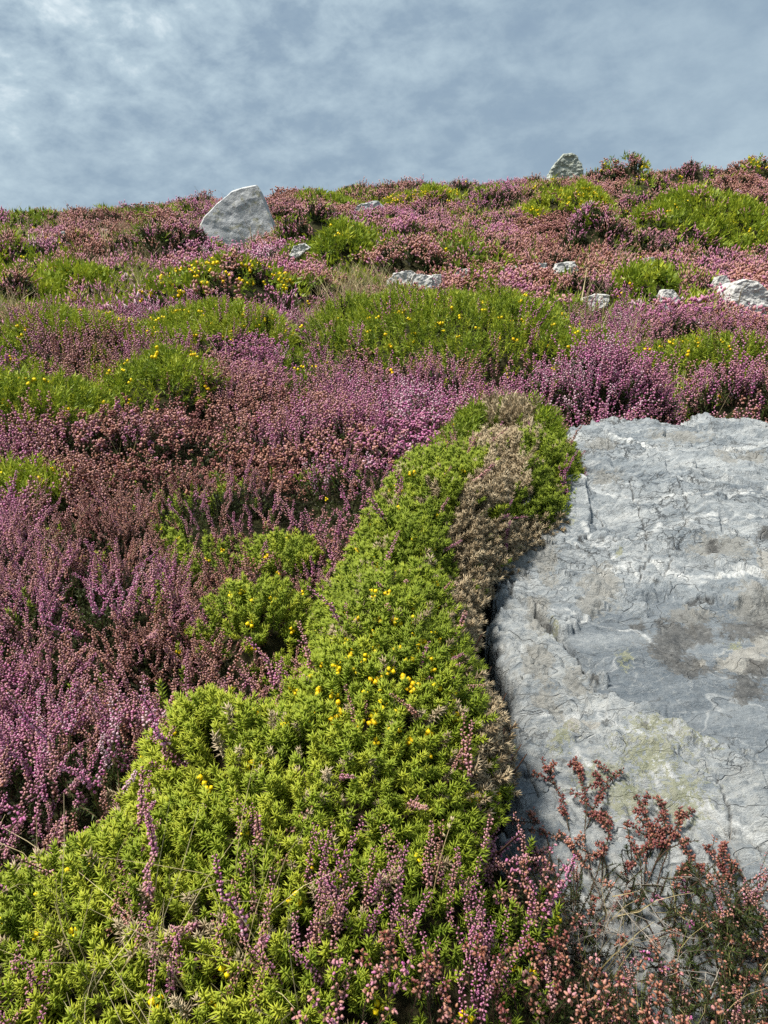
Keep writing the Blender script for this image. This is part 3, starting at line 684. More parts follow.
# ------------------------------------------------------------------ loose and standing stones
def stone(name, outline, y, thick, label, mt='stone', cuts=5, rough=.05, sink=.15, kink=0.0):
    """outline in sight-line pixels at distance y; the body is as deep as thick, chamfered front and back"""
    P = [at_y(a, b, y) for a, b in outline]; c = np.mean(P, 0); b0 = min(p[2] for p in P); org = np.array([c[0], c[1] + thick / 2, b0])
    bm = bmesh.new(); vs = []
    for p in P:
        for dy, sh in ((0, .95), (thick * .12, 1.), (thick * .8, .97), (thick, .8)):
            q = p.copy(); q[0] = c[0] + (p[0] - c[0]) * sh; q[2] = b0 + (p[2] - b0) * (sh ** .6); q[1] += dy + kink * (p[2] - b0)
            vs.append(bm.verts.new(Vector(q - org)))
            if p[2] < b0 + .1 * (c[2] - b0 + .01): vs.append(bm.verts.new(Vector(q - org - np.array([0, 0, sink]))))
    res = bmesh.ops.convex_hull(bm, input=bm.verts)
    bmesh.ops.delete(bm, geom=[e for e in res['geom_interior'] if isinstance(e, bmesh.types.BMVert)], context='VERTS')
    bmesh.ops.triangulate(bm, faces=bm.faces)
    size = max(abs(v.co.x) for v in bm.verts) * 2
    for _ in range(cuts):
        L = [e for e in bm.edges if e.calc_length() > size / 28]
        if L: bmesh.ops.subdivide_edges(bm, edges=L, cuts=1, use_grid_fill=False); bmesh.ops.triangulate(bm, faces=[f for f in bm.faces if len(f.verts) > 3])
    bm.normal_update(); co = np.array([v.co for v in bm.verts]); nn = np.array([v.normal for v in bm.verts]); s = size
    sd_ = abs(hash(label)) % 7 + len(label)
    d = rough * s * (fbm(co[:, 0] / (.35 * s) + co[:, 1] / (.5 * s), co[:, 2] / (.3 * s) - co[:, 1] / (.6 * s), len(label), 4) + .5 * fbm(co[:, 0] / (.09 * s) + co[:, 1] / (.1 * s), co[:, 2] / (.07 * s), 9, 3))
    co = co + nn * d[:, None]
    for v, q in zip(bm.verts, co): v.co = q
    me = bpy.data.meshes.new(name); bm.to_mesh(me); bm.free(); me.materials.append(M[mt])
    o = bpy.data.objects.new(name, me); COL.objects.link(o); o.location = org
    return tag(o, label, 'stone')
def yd(px, py): return float(hit(px, py, 0, lambda x, y: canopy(x, y)[0])[1])
ys_ = float(hit(235, 246)[1])
stone('standing_stone', [(180, 262), (188, 242), (203, 217), (216, 203), (231, 191), (242, 187), (256, 184), (260, 190), (264, 203), (274, 222), (281, 249), (279, 262)], ys_ - .35, .7,
      'tall pale pointed stone standing on the slope against the sky', rough=.013)
stone('skyline_rock', [(549, 178), (551, 169), (560, 158), (564, 154), (568, 156), (571, 154), (577, 155), (582, 163), (586, 178)], 25.0, .9,
      'grey green rock outcrop on the skyline', 'far', rough=.05)
stone('low_stone', [(350, 222), (352, 207), (360, 202), (372, 203), (379, 201), (384, 206), (385, 220)], float(hit(367, 214)[1]), .5, 'low flat grey stone between the two gorse bushes near the skyline')
stone('white_boulder', [(731, 316), (731, 294), (737, 282), (748, 278), (760, 281), (770, 290), (773, 308), (768, 320)], float(hit(750, 318)[1]) + .1, .5, 'rounded white boulder at the right edge of the slope', 'white', rough=.05)
SM = [((388, 280), (394, 271), (410, 267), (416, 272), (412, 280)), ((411, 282), (414, 272), (424, 271), (432, 275), (430, 283)), ((430, 281), (433, 273), (441, 272), (441, 280)), ((456, 275), (458, 268), (467, 267), (470, 273)),
      ((580, 303), (584, 296), (597, 291), (608, 294), (606, 302)), ((554, 268), (558, 262), (574, 260), (578, 266)), ((660, 297), (664, 288), (674, 287), (680, 296)), ((530, 268), (536, 262), (546, 262), (548, 267)),
      ((640, 262), (644, 257), (654, 256), (658, 262)), ((290, 250), (294, 244), (304, 242), (309, 247)), ((57, 236), (62, 230), (70, 231), (73, 236)), ((716, 282), (719, 275), (727, 274), (731, 281)), ((98, 232), (101, 228), (108, 229), (110, 233)), ((500, 270), (505, 265), (516, 265), (520, 270))]
SL = ['largest of the flat white stones lying above the green gorse bank', 'white stone just right of the largest flat stone', 'small white stone at the right end of the three flat ones',
      'single white stone a little right of the flat group', 'flat white stone near the right end of the gorse bank', 'thin white stone above the low purple heather', 'white stone right of the small bright green dome',
      'narrow white stone left of the thin white stone', 'small white stone above the small bright green dome', 'white stone at the right foot of the standing stone', 'grey white stone on the left part of the slope',
      'small white stone close to the left of the white boulder', 'tiny pale stone near the skyline on the left', 'faint white stone at the middle of the slope']
for P_, l_ in zip(SM, SL):
    bx = sum(p[0] for p in P_) / len(P_); by = max(p[1] for p in P_); y0 = yd(bx, by + 2)
    P2 = [((a - bx) * 1.1 + bx, b + 4 if b > by - 3 else by - (by - b) * .8) for a, b in P_]
    stone('white_stone', P2, y0 - .02, .12, l_, 'white', cuts=4, rough=.05, sink=.1)['group'] = 'white stones showing through the heather'

CLEAR = []
for o in COL.objects:
    if o.name.startswith(('white_stone', 'white_boulder', 'standing_stone', 'skyline_rock', 'low_stone')):
        c_ = [Vector(b) for b in o.bound_box]; w_ = max(v.x for v in c_) - min(v.x for v in c_); d_ = max(v.y for v in c_) - min(v.y for v in c_)
        CLEAR.append((o.location.x, o.location.y - d_ * .2 - .10, w_ * .46 + .02, d_ * .5 + .22 + .012 * o.location.y + (.35 if o.name.startswith('standing') else 0)))
def clear_of_stones(x, y):
    ok = np.ones(x.shape, bool)
    for cx, cy, a, b in CLEAR: ok &= ((x - cx) / a) ** 2 + ((y - cy) / b) ** 2 > 1 + .4 * fbm(x / .1, y / .1, 66, 2)
    return ok
# ------------------------------------------------------------------ bushes
def lodof(d): return np.where(d < 2.7, 0, np.where(d < 6.5, 1, 2))
# kind -> list of (species, weight, mean hue, spread); flowers per shoot; size
KIND = {
 'gorse': ([('gorse', .92, .62, .26), ('ling', .08, .6, .1)], .028), 'gorsel': ([('gorse', .9, .75, .15), ('ling', .1, .6, .1)], .04),
 'gorsey': ([('gorse', .84, .8, .15), ('ling', .16, .5, .1)], .34), 'mix': ([('gorse', .6, .6, .2), ('ling', .4, .6, .15)], .05),
 'mixy': ([('gorse', .66, .55, .22), ('ling', .20, .55, .15), ('bell', .14, .3, .15)], .42), 'mixdark': ([('gorse', .42, .25, .15), ('lingd', .58, .5, .15)], .05),
 'ling': ([('ling', .84, .60, .12), ('gorse', .10, .4, .2), ('bell', .06, .35, .15)], .01), 'lingbright': ([('ling', 1., .80, .08)], 0), 'lingpale': ([('ling', .86, .70, .18), ('gorse', .08, .3, .2), ('lingd', .06, .4, .2)], 0),
 'lingdark': ([('lingd', 1., .45, .15)], 0), 'rust': ([('bell', .50, .36, .15), ('ling', .38, .46, .1), ('gorse', .12, .5, .2)], .01),
 'rustdark': ([('bell', .5, .28, .12), ('lingd', .38, .4, .1), ('gorse', .12, .4, .2)], .01), 'pink': ([('ling', .5, .52, .1), ('bell', .5, .62, .15)], 0),
 'bellpink': ([('bell', .6, .66, .2), ('bell', .15, .25, .1), ('ling', .15, .6, .1), ('gorse', .1, .5, .2)], .04)}
def dens(d, near, r0=1.7, e=1.6): return near * np.minimum(1, (r0 / np.maximum(d, .3)) ** e)
def size(d): return np.interp(d, [0, 2.5, 2.71, 6.4, 6.6, 12, 26], [1, 1.15, 1.18, 1.42, 1.05, 1.25, 1.9])
def tufts(x, y, d):
    cell = .15 * (1 + d / 5); cell = 2.0 ** (np.round(np.log2(cell) * 2) / 2); qx = x / cell + .3 * fbm(x / cell, y / cell, 41, 2); qy = y / cell + .3 * fbm(x / cell, y / cell, 42, 2)
    best = np.full(x.shape, 9.); ox_ = np.zeros_like(x); oy_ = np.zeros_like(x); hs = np.zeros_like(x)
    for ox in (-1, 0, 1):
        for oy in (-1, 0, 1):
            cx = np.floor(qx) + ox; cy = np.floor(qy) + oy; jx = cx + _h(cx, cy, 43); jy = cy + _h(cx, cy, 44); dd = np.hypot(qx - jx, qy - jy)
            s = dd < best; ox_ = np.where(s, qx - jx, ox_); oy_ = np.where(s, qy - jy, oy_); hs = np.where(s, _h(cx, cy, 45), hs); best = np.minimum(best, dd)
    return ox_, oy_, best, hs, cell
def grow(x, y, z, nrm, species, hue, upw=1.0, tilt=.35, sz=1.0, sink=0.03):
    """returns {species: arrays}"""
    d = np.hypot(x, y); tx, ty, tb, th_, tcell = tufts(x, y, d)
    heath = np.isin(species, ('ling', 'lingd', 'bell', 'leafy'))
    gz_ = (species == 'gorse') * sstep(1.8, 3.5, d) * .6
    z = z + np.where(heath, 1, gz_) * ((.35 * (th_ - .5) - .55 * np.clip(tb, 0, 1) ** 2 + .12) * tcell * .75)
    nrm = nrm + np.where(heath, 1., gz_)[:, None] * np.stack([tx, ty, 0 * tx], 1) * 1.5
    hue = hue + np.where(heath, .26 * (((th_ * 7.3) % 1) - .5) + rng.normal(0, .05, len(x)), 0)
    keep = ~heath | (rng.random(len(x)) > .75 * sstep(.38, .8, tb) + .25 * (d < 2.6) + .5 * (fbm(x / .11, y / .11, 48, 2) > .42) * (d < 5)) | (species == 'leafy'); x, y, z, nrm, species, hue, d = [q[keep] for q in (x, y, z, nrm, species, hue, d)]; L = lodof(d * rng.normal(1, .04, len(d))); G = {}
    for sp_ in set(species):
        parts = []
        lib = {'lingd': 'ling', 'dead': 'gorse'}.get(sp_, sp_)
        for l in range(3):
            s = np.where((species == sp_) & (L == l))[0]
            if not len(s): continue
            up = np.array([[0, 0, 1.]]) * upw
            ax = nrm[s] * (1.3 if lib == 'gorse' else .5) + up * (.5 if lib == 'gorse' else 1.) + rng.normal(0, tilt, (len(s), 3))
            sc = size(d[s]) * rng.uniform(.7, 1.25, len(s)) * sz * (1.28 if lib == 'ling' and l == 0 else 1.)
            hgt_ = {'gorse': (.034, .05, .06), 'ling': (.095, .12, .13), 'bell': (.07, .09, .09), 'blade': (.03, .06, .12), 'leafy': (.06, .09, .11)}[lib][l]
            ps = np.stack([x[s], y[s], z[s]], 1) - ax / np.linalg.norm(ax, axis=1)[:, None] * (hgt_ * sc)[:, None] * rng.uniform(.6, 1.3, len(s))[:, None]
            parts.append(scatter(lib, l, ps, ax, sc, hue[s]))
        G[sp_] = merge(parts)
    return G
def flowers_on(x, y, z, nrm, s):
    d = np.hypot(x, y); L = lodof(d); parts = []
    for l in range(3):
        q = np.where((L == l) & s)[0]
        if len(q):
            ps = np.stack([x[q], y[q], z[q]], 1) + nrm[q] * .006
            parts.append(scatter('flw', l, ps, nrm[q] + rng.normal(0, .4, (len(q), 3)), size(d[q]) * rng.uniform(.7, 1.15, len(q)), rng.uniform(0, 1, len(q))))
    return merge(parts)
def put_bush(name, label, cat, base, G, fl):
    o = empty(name, base, label, cat)
    lf = merge([v for k, v in G.items() if k in ('gorse',)]); dd = G.get('dead')
    if G.get('blade'): emit('grass_blades', G['blade'], [M['grass']], o, base)['kind'] = 'stuff'
    hh = merge([v for k, v in G.items() if k in ('ling', 'lingd', 'bell', 'leafy')])
    main_h = hh is not None and (lf is None or len(hh['f']) > len(lf['f']))
    if lf is not None: emit('foliage', lf, [M['gorse']], o, base)['kind'] = 'stuff'
    if dd is not None:
        q = emit('dead_spines', dd, [M['dead']], o, base); q['kind'] = 'stuff'; q['label'] = 'bleached dead gorse spines'
    if hh is not None:
        a = split(hh, [0]); b = split(hh, [1]); c = split(hh, [2])
        if a: emit('blossom', a, HM, o, base)['kind'] = 'stuff'
        if b: emit('leaves', b, HM, o, base)['kind'] = 'stuff'
        if c: emit('stems', c, HM, o, base)['kind'] = 'stuff'
    if fl is not None:
        q = emit('flowers', fl, [M['yellow']], o, base); q['kind'] = 'stuff'
    return o
NEAR = {'gorse': 5600, 'ling': 1750}
for i, ((px, pb, wpx, pt, dr, kind, nm, cat, lab), (cx, cy, a, b, h, k)) in enumerate(zip(BU, ELL)):
    area = 4 * a * b * 1.69; dc = math.hypot(cx, cy); gors = kind.startswith('gorse')
    n_ = int(area * dens(dc * .9, NEAR['gorse'] if gors else NEAR['ling']) * 1.5 * (1.8 if kind == 'lingbright' else 1))
    n_ = max(n_, 60); x = cx + rng.uniform(-1.3, 1.3, n_) * a; y = cy + rng.uniform(-1.3, 1.3, n_) * b
    z, nr, slp = normals(x, y, .012 + .004 * dc); _, ii = mounds(x, y, True)
    ok = (ii == i) & (rng.random(n_) < np.clip(slp, 1, 2.6) / 2.6 * 1.0 + .25) & (poly_sdf(x, y, ROCK) < (.17 if kind == 'lingbright' else .11)) & clear_of_stones(x, y)
    x, y, z, nr = x[ok], y[ok], z[ok], nr[ok]
    if len(x) < 8: print('LOST', lab, len(x)); continue
    rec, fp = KIND[kind]; w = np.array([q[1] for q in rec]); w = w / w.sum()
    fld = np.stack([np.log(w[j] + 1e-3) + (1.0 if gors else 1.9) * fbm(x / (.09 * dc ** .7) + 31 * j, y / (.09 * dc ** .7), 200 + j, 2) - .55 * np.log(-np.log(rng.random(len(x)) + 1e-9) + 1e-9) for j in range(len(rec))], 1)
    ch = fld.argmax(1); sp_ = np.array([rec[j][0] for j in ch]); hue = np.array([rec[j][2] for j in ch]) + rng.normal(0, 1, len(x)) * np.array([rec[j][3] for j in ch])
    isg = sp_ == 'gorse'
    hq = np.where(isg, .0, .9) > rng.random(len(x)); G = grow(x, y, z, nr, sp_, hue, tilt=.22)
    if hq.any(): G.update(grow(x[hq] + rng.normal(0, .02, hq.sum()), y[hq], z[hq] - .03, nr[hq], np.full(hq.sum(), 'leafy'), rng.uniform(.0, .75, hq.sum()), tilt=.5))
    fl = flowers_on(x, y, z, nr, (rng.random(len(x)) < fp * (.5 + vn(x / .3, y / .3, 5))) & (isg | (rng.random(len(x)) < .2)))
    put_bush(nm, lab, cat, (cx, cy - b * .3, float(B0(cx, cy)) - .12), G, fl)

# the big gorse mat
gp = np.array(GORSE); x0, x1, y0, y1 = max(gp[:, 0].min(), -1.3), gp[:, 0].max() + .02, max(gp[:, 1].min(), .38), gp[:, 1].max() + .02
n_ = int((x1 - x0) * (y1 - y0) * 27000)
x = rng.uniform(x0, x1, n_); y = rng.uniform(y0, y1, n_); z, nr, slp = normals(x, y, .012); _, ii = mounds(x, y)
ok = (ii == 1000) & (rng.random(n_) < np.clip(slp, 1, 3.2) / 3.2 * dens(np.hypot(x, y), 1, 1.5, 1.2))
x, y, z, nr = x[ok], y[ok], z[ok], nr[ok]
PX, PY, _ = project(x, y, z)
strip = [(500, 402), (520, 418), (498, 440), (508, 470), (478, 500), (468, 540), (462, 585), (468, 625), (500, 655), (514, 690), (500, 735), (486, 772)]
edge = poly_sdf(x, y, GORSE)
dS = seg_d(PX, PY, strip) + 12 * fbm(x / .05, y / .05, 300, 3)
dead = ((dS < 21) & (PY < 790) & (PY > 400)) | ((edge < .05) & (PX > 470) & (PY > 520) & (PY < 790))
tip_green = seg_d(PX, PY, [(545, 415), (585, 440), (590, 470)]) < 16
dead = dead & ~(tip_green & (rng.random(len(x)) < .85)) & (rng.random(len(x)) < .95)
soft = sstep(880, 960, PY) * sstep(330, 150, PX)
hue = .56 + .18 * fbm(x / .15, y / .15, 310, 3) + .14 * fbm(x / .045, y / .045, 311, 2) + rng.normal(0, .13, len(x)) + .22 * sstep(560, 700, PY) * sstep(460, 330, PX) - .1 * sstep(420, 500, PX)
brownish = (rng.random(len(x)) < .06 + .15 * (fbm(x / .12, y / .12, 320, 2) > .45)) & (PY > 430)
thin = (rng.random(len(x)) < .85 * sstep(860, 930, PY + .25 * (PX - 400)) * sstep(330, 450, PX)) | (rng.random(len(x)) < .10 * sstep(820, 900, PY))
x, y, z, nr, PX, PY, dead, hue, brownish = [q[~thin] for q in (x, y, z, nr, PX, PY, dead, hue, brownish)]
sp_ = np.where(dead, 'dead', 'gorse'); sp_ = np.where(brownish & ~dead & (rng.random(len(x)) < .35), 'lingd', sp_); sp_ = np.where((sp_ == 'gorse') & (rng.random(len(x)) < .035 * sstep(840, 920, PY) * sstep(380, 240, PX)), 'blade', sp_); sp_ = np.where((sp_ == 'gorse') & (rng.random(len(x)) < .02 + .35 * (fbm(x / .06, y / .06, 333, 2) > .62)), 'dead', sp_)
hue = np.where(dead, rng.uniform(.25, 1, len(x)), hue); hue = np.where(sp_ == 'lingd', rng.uniform(.4, .7, len(x)), hue)
nr[:, 1] -= .25; G = grow(x, y, z, nr, sp_, hue, tilt=.28, sz=.98)
pf = .006 + .030 * 2.2 * np.exp(-((PX - 395) ** 2 + (PY - 690) ** 2) / 2 / 60 ** 2) + .25 * (seg_d(PX, PY, [(575, 418), (588, 440), (592, 470)]) < 12) + .02 * (vn(x / .1, y / .1, 400) > .75)
fl = flowers_on(x, y, z, nr, (rng.random(len(x)) < pf * 2.0) & ((sp_ == 'gorse') | (PX > 570)))
GB = (0.0, 1.3, float(B0(0, 1.3)) - .1)
gm = put_bush('gorse_bush', 'large bright yellow green gorse mat running down beside the rock slab', 'bush', GB, G, fl)
T = TB()
for k in range(46):                    # woody stems in the dark gap beside the slab
    e = rng.integers(8, 15); P0 = np.array(GORSE[e]) * (1 - (f_ := rng.random())) + np.array(GORSE[e + 1]) * f_
    zb = float(canopy(np.array([P0[0] - .04]), np.array([P0[1]]))[0][0])
    p = np.array([P0[0] - .03, P0[1], zb - .16]); d = np.array([rng.uniform(.0, .06), rng.normal(0, .05), rng.uniform(.08, .16)])
    tube(T, [p, p + d * .5 + rng.normal(0, .006, 3), p + d], .003, .0012, dd=rng.uniform(0, .6), m=0)
q = T.done(); q['r'] = q['d'] + .2; emit('stems', q, [M['stem']], gm, GB)['kind'] = 'stuff'

# ------------------------------------------------------------------ the cover between the bushes (nobody could count it)
REG = [  # px, py, rx, ry, weights: ling bell gorse grass lingd ; hue of flowers
 (110, 590, 260, 120, (.60, .12, .23, .02, .05), .56), (60, 760, 200, 120, (.80, .06, .08, .02, .08), .72), (150, 450, 260, 40, (.28, .46, .22, .02, .02), .44),
 (330, 480, 70, 50, (.35, .5, .15, 0, 0), .6), (200, 325, 260, 50, (.30, .12, .46, .10, .04), .58), (450, 400, 130, 30, (.8, .1, .08, .02, 0), .74), (330, 470, 80, 40, (.4, .45, .15, 0, 0), .92), (80, 380, 120, 40, (.3, .1, .5, .05, .05), .5),
 (300, 400, 120, 50, (.85, .08, .05, .02, 0), .58), (560, 285, 260, 22, (.28, .34, .14, .06, .18), 0.48), (90, 280, 160, 60, (.30, .15, .34, .13, .10), .60),
 (620, 320, 200, 40, (.38, .2, .3, .10, .02), .5), (460, 235, 160, 34, (.36, .20, .28, .03, .13), 0.58), (60, 235, 120, 22, (.36, .12, .30, .06, .16), .55),
 (700, 180, 120, 20, (.35, .22, .28, .0, .15), .50), (480, 205, 100, 14, (.32, .20, .30, .03, .15), .50), (370, 285, 50, 30, (.35, .3, .1, .2, .05), .45),
 (240, 960, 300, 80, (.2, .05, .7, .05, 0), .62), (560, 960, 200, 80, (.22, .55, .10, .08, .05), .24)]
SPN = ['ling', 'bell', 'gorse', 'blade', 'lingd']
rg = np.geomspace(.42, 36, 600); pdf = dens(rg, 1, 1.7, 1.6) * rg; cdf = np.cumsum(np.gradient(rg) * pdf); area_w = cdf[-1] * 1.9; cdf /= cdf[-1]
n_c = int(area_w * 2900); th = rng.uniform(-.8, 1.1, n_c); rad = np.interp(rng.random(n_c), cdf, rg)
x = rad * np.sin(th); y = rad * np.cos(th); _, ii = mounds(x, y, True); rs = poly_sdf(x, y, ROCK)
PXc, PYc, _ = project(x, y, B0(x, y)); gap = (rs > -.16) & (PXc > 440) & (PYc > 500) & (PYc < 850)
ok = ~gap & clear_of_stones(x, y) & (ii == -1) & ((rs < .0) | ((project(x, y, B0(x, y))[1] > 900) & (rng.random(n_c) < .0)))
x, y = x[ok], y[ok]; z, nr, slp = normals(x, y, .02 + .004 * np.hypot(x, y)); PX, PY, _ = project(x, y, z)
wt = np.zeros((len(x), 5)) + np.array([.5, .17, .2, .08, .05]) * .05; hu = np.full(len(x), .55) * .05; sw = np.full(len(x), .05)
for cx, cy, rx, ry, w, hm in REG:
    q = np.exp(-.5 * (((PX - cx) / rx) ** 2 + ((PY - cy) / ry) ** 2) * 2.2); wt += q[:, None] * np.array(w); hu += q * hm; sw += q
wt /= sw[:, None]; hu /= sw
fs = .12 * np.hypot(x, y) ** .8 + .05
sc_ = np.stack([np.log(wt[:, j] + 1e-4) + 1.7 * fbm(x / fs + 51 * j, y / fs, 500 + 7 * j, 3) - .45 * np.log(-np.log(rng.random(len(x)) + 1e-9) + 1e-9) for j in range(5)], 1)
ch = sc_.argmax(1); sp_ = np.array(SPN)[ch]
hue = hu + .34 * fbm(x / fs / 1.5, y / fs / 1.5, 560, 2) + rng.normal(0, .09, len(x))
hue = np.where(sp_ == 'bell', hue - .13, hue); hue = np.where(sp_ == 'gorse', .66 + .25 * fbm(x / fs, y / fs, 570, 2) + rng.normal(0, .14, len(x)), hue)
hue = np.where(sp_ == 'blade', rng.uniform(.2, 1, len(x)), hue)
G = grow(x, y, z, nr, sp_, hue, tilt=.24)
hq = (sp_ != 'gorse') | (rng.random(len(x)) < .4); m_ = hq.sum()
G.update(grow(x[hq] + rng.normal(0, .02, m_), y[hq], z[hq] - .035, nr[hq], np.full(m_, 'leafy'), np.clip(.35 + .4 * fbm(x[hq] / .2, y[hq] / .2, 610, 2) + rng.normal(0, .15, m_), 0, 1), tilt=.5))
tag(emit('heather', merge([G.get('ling'), G.get('lingd'), G.get('leafy')]), HM), kind='stuff')
tag(emit('bell_heather', G['bell'], HM), kind='stuff')
tag(emit('low_gorse', G['gorse'], [M['gorse']]), kind='stuff')
tag(emit('dry_grass', G['blade'], [M['grass']]), kind='stuff')
fl = flowers_on(x, y, z, nr, (rng.random(len(x)) < .035) & (sp_ == 'gorse'))
tag(emit('gorse_blossom', fl, [M['yellow']]), kind='stuff')
print('COVER', len(x))
n_ = 8600; x = rng.uniform(.05, 1.0, n_); y = rng.uniform(.5, 1.35, n_); z = rock_z(x, y); PX, PY, _ = project(x, y, z); rs = poly_sdf(x, y, ROCK)
wgt = sstep(868, 985, PY + 34 * fbm(x / .09, y / .09, 700, 3) - .10 * (PX - 600)) * (1 - .9 * np.exp(-(((PX - 655) / 34) ** 2 + ((PY - 985) / 30) ** 2))) * (1 - .9 * np.exp(-(((PX - 612) / 26) ** 2 + ((PY - 893) / 16) ** 2)))
ok = (rs > -.02) & (rng.random(n_) < wgt * .68) & (PX > 480) & (PX < 830) & (PY < 1090)
x, y, z = x[ok], y[ok], z[ok]; q = rng.random(len(x)); sp_ = np.where(q < .36, 'bell', np.where(q < .80, 'leafy', np.where(q < .88, 'blade', 'lingd')))
nr = np.tile([[-.1, -.1, .8]], (len(x), 1)); G2 = grow(x, y, z + .052, nr, sp_, np.where(sp_ == 'bell', rng.normal(.2, .09, len(x)) + .4 * (rng.random(len(x)) < .08), rng.uniform(.2, .6, len(x))), tilt=.75, sz=.72)
G2h = merge([G2.get('bell'), G2.get('lingd'), G2.get('leafy')]); fl_keep = (G2h['m'] != 0) | (np.repeat(rng.random(len(G2h['m']) // 14 + 1), 14)[:len(G2h['m'])] < .6)
G2h['f'] = G2h['f'][fl_keep]; G2h['m'] = G2h['m'][fl_keep]
tag(emit('bell_heather', G2h, HM), kind='stuff'); tag(emit('dry_grass', G2['blade'], [M['grass']]), kind='stuff')

# ------------------------------------------------------------------ foreground plants
def bezier(p0, p1, p2, k=8):
    s = np.linspace(0, 1, k)[:, None]; return (1 - s) ** 2 * p0 + 2 * s * (1 - s) * p1 + s * s * p2
def ling_spike(T, P, hue, f0=.35, dens_=640, r=1.0):
    L = np.linalg.norm(np.diff(P, axis=0), axis=1).sum(); tube(T, P, .0014, .0006, 0, .3, .35, 2)
    for i in range(int(L * (1 - f0) * dens_)):
        s = f0 + (.995 - f0) * i / (L * (1 - f0) * dens_); p, a = along(P, s); x, y, ax = frame(a); az = i * 2.4 + rng.normal(0, .3)
        if rng.random() < .08: continue
        d = x * math.cos(az) + y * math.sin(az) + ax * rng.uniform(-.3, .7); zz_ = 1.1 - .5 * s
        blob(T, p + d * .0012, d, rng.uniform(.0045, .0068) * zz_ * r, .0019 * zz_ * r, .1, 1., hue + rng.normal(0, .1), 0, .6)
    for i in range(int(L * 420)):
        p, a = along(P, f0 * i / (L * 420) + .01); x, y, ax = frame(a); az = i * 2.4
        spine(T, p, x * math.cos(az) + y * math.sin(az) + ax, .006, .001, 0, .6, .2 + rng.normal(0, .15), 1, True)
def bell_spike(T, P, hue, f0=.45, cl=3, leaf=1.0, full=False):
    L = np.linalg.norm(np.diff(P, axis=0), axis=1).sum(); tube(T, P, .0013, .0007, 0, .3, .4, 2)
    n_ = int(L * 480 * leaf)
    for i in range(n_):
        p, a = along(P, .05 + .93 * i / n_); x, y, ax = frame(a); az = i * 2.1
        spine(T, p, x * math.cos(az) + y * math.sin(az) + ax * .9, rng.uniform(.006, .0095), .0009, 0, .7, .4 + rng.normal(0, .2), 1, True)
    for c in range(cl):
        s0 = 1. - (1 - f0) * c / max(cl, 1) * (1 if cl > 1 else 0); m_ = rng.integers(6, 12) if not full else 13; h_ = hue + rng.normal(0, .05)
        for i in range(m_):
            s = np.clip(s0 - rng.random() * (.014 / L if not full else (1 - f0) / cl), 0, .999); p, a = along(P, s); x, y, ax = frame(a); az = i * 2.4 + rng.normal(0, .3)
            d = x * math.cos(az) + y * math.sin(az) + ax * rng.uniform(-.7, .5); d /= np.linalg.norm(d)
            bell(T, p + d * .002, d, rng.uniform(.0045, .0062), .0019, h_ + rng.normal(0, .10), 0)
def put_plant(name, label, base, T, group=None, cat='plant'):
    q = T.done(); q['r'] = q['d']; o = empty(name, base, label, cat, group)
    for nm_, k_ in (('blossom', 0), ('leaves', 1), ('stems', 2), ('flower_spray', 3)):
        s = split(q, [k_])
        if s: emit(nm_, s, HM, o, base)['kind'] = 'stuff'
    return o
def surf(px, py):
    p = hit(px, py, 0, lambda x, y: canopy(x, y)[0]); return p
# purple spikes standing up through the foot of the gorse mat
SPK = [(350, 905, 12, .10, .58, 'l', 'tallest cluster of purple heather spikes in front of the gorse mat'), (305, 935, 9, .085, .50, 'l', 'dark stemmed heather spikes left of the tallest cluster'),
       (265, 900, 5, .08, .45, 'l', 'thin dark heather spikes among bright gorse low in the middle'), (395, 930, 12, .10, .62, 'l', 'lilac heather spikes just right of the tallest cluster'),
       (440, 880, 10, .09, .45, 'l', 'dusky heather spikes beside the lower tip of the gorse'), (480, 940, 12, .10, .66, 'l', 'pink purple heather spikes left of the foot of the slab'),
       (420, 1000, 14, .08, .20, 'b', 'pinkish orange bell heather at the bottom middle'), (350, 1010, 9, .08, .50, 'b', 'pink and orange bell heather left of the bottom middle clump'),
       (500, 1005, 12, .085, .16, 'b', 'orange brown bell heather below the foot of the slab'), (250, 985, 6, .08, .42, 'l', 'small heather spikes at the bottom left of middle'),
       (110, 930, 4, .07, .4, 'l', 'dark dried heather spikes in soft gorse at lower left'), (180, 950, 5, .07, .62, 'l', 'short pink heather spikes in soft gorse at the bottom left'),
       (540, 900, 12, .08, .5, 'b', 'magenta tinged bell heather at the lower left corner of the slab'), (30, 1015, 8, .07, .55, 'l', 'purple heather in the bottom left corner'),
       (560, 985, 12, .075, .18, 'b', 'russet bell heather with seed heads at the bottom right of middle'), (455, 1000, 9, .085, .6, 'l', 'slim purple heather spikes rising between orange bells at the bottom'),
       (235, 830, 4, .07, .48, 'l', 'few thin heather spikes in the middle of the bright gorse')]
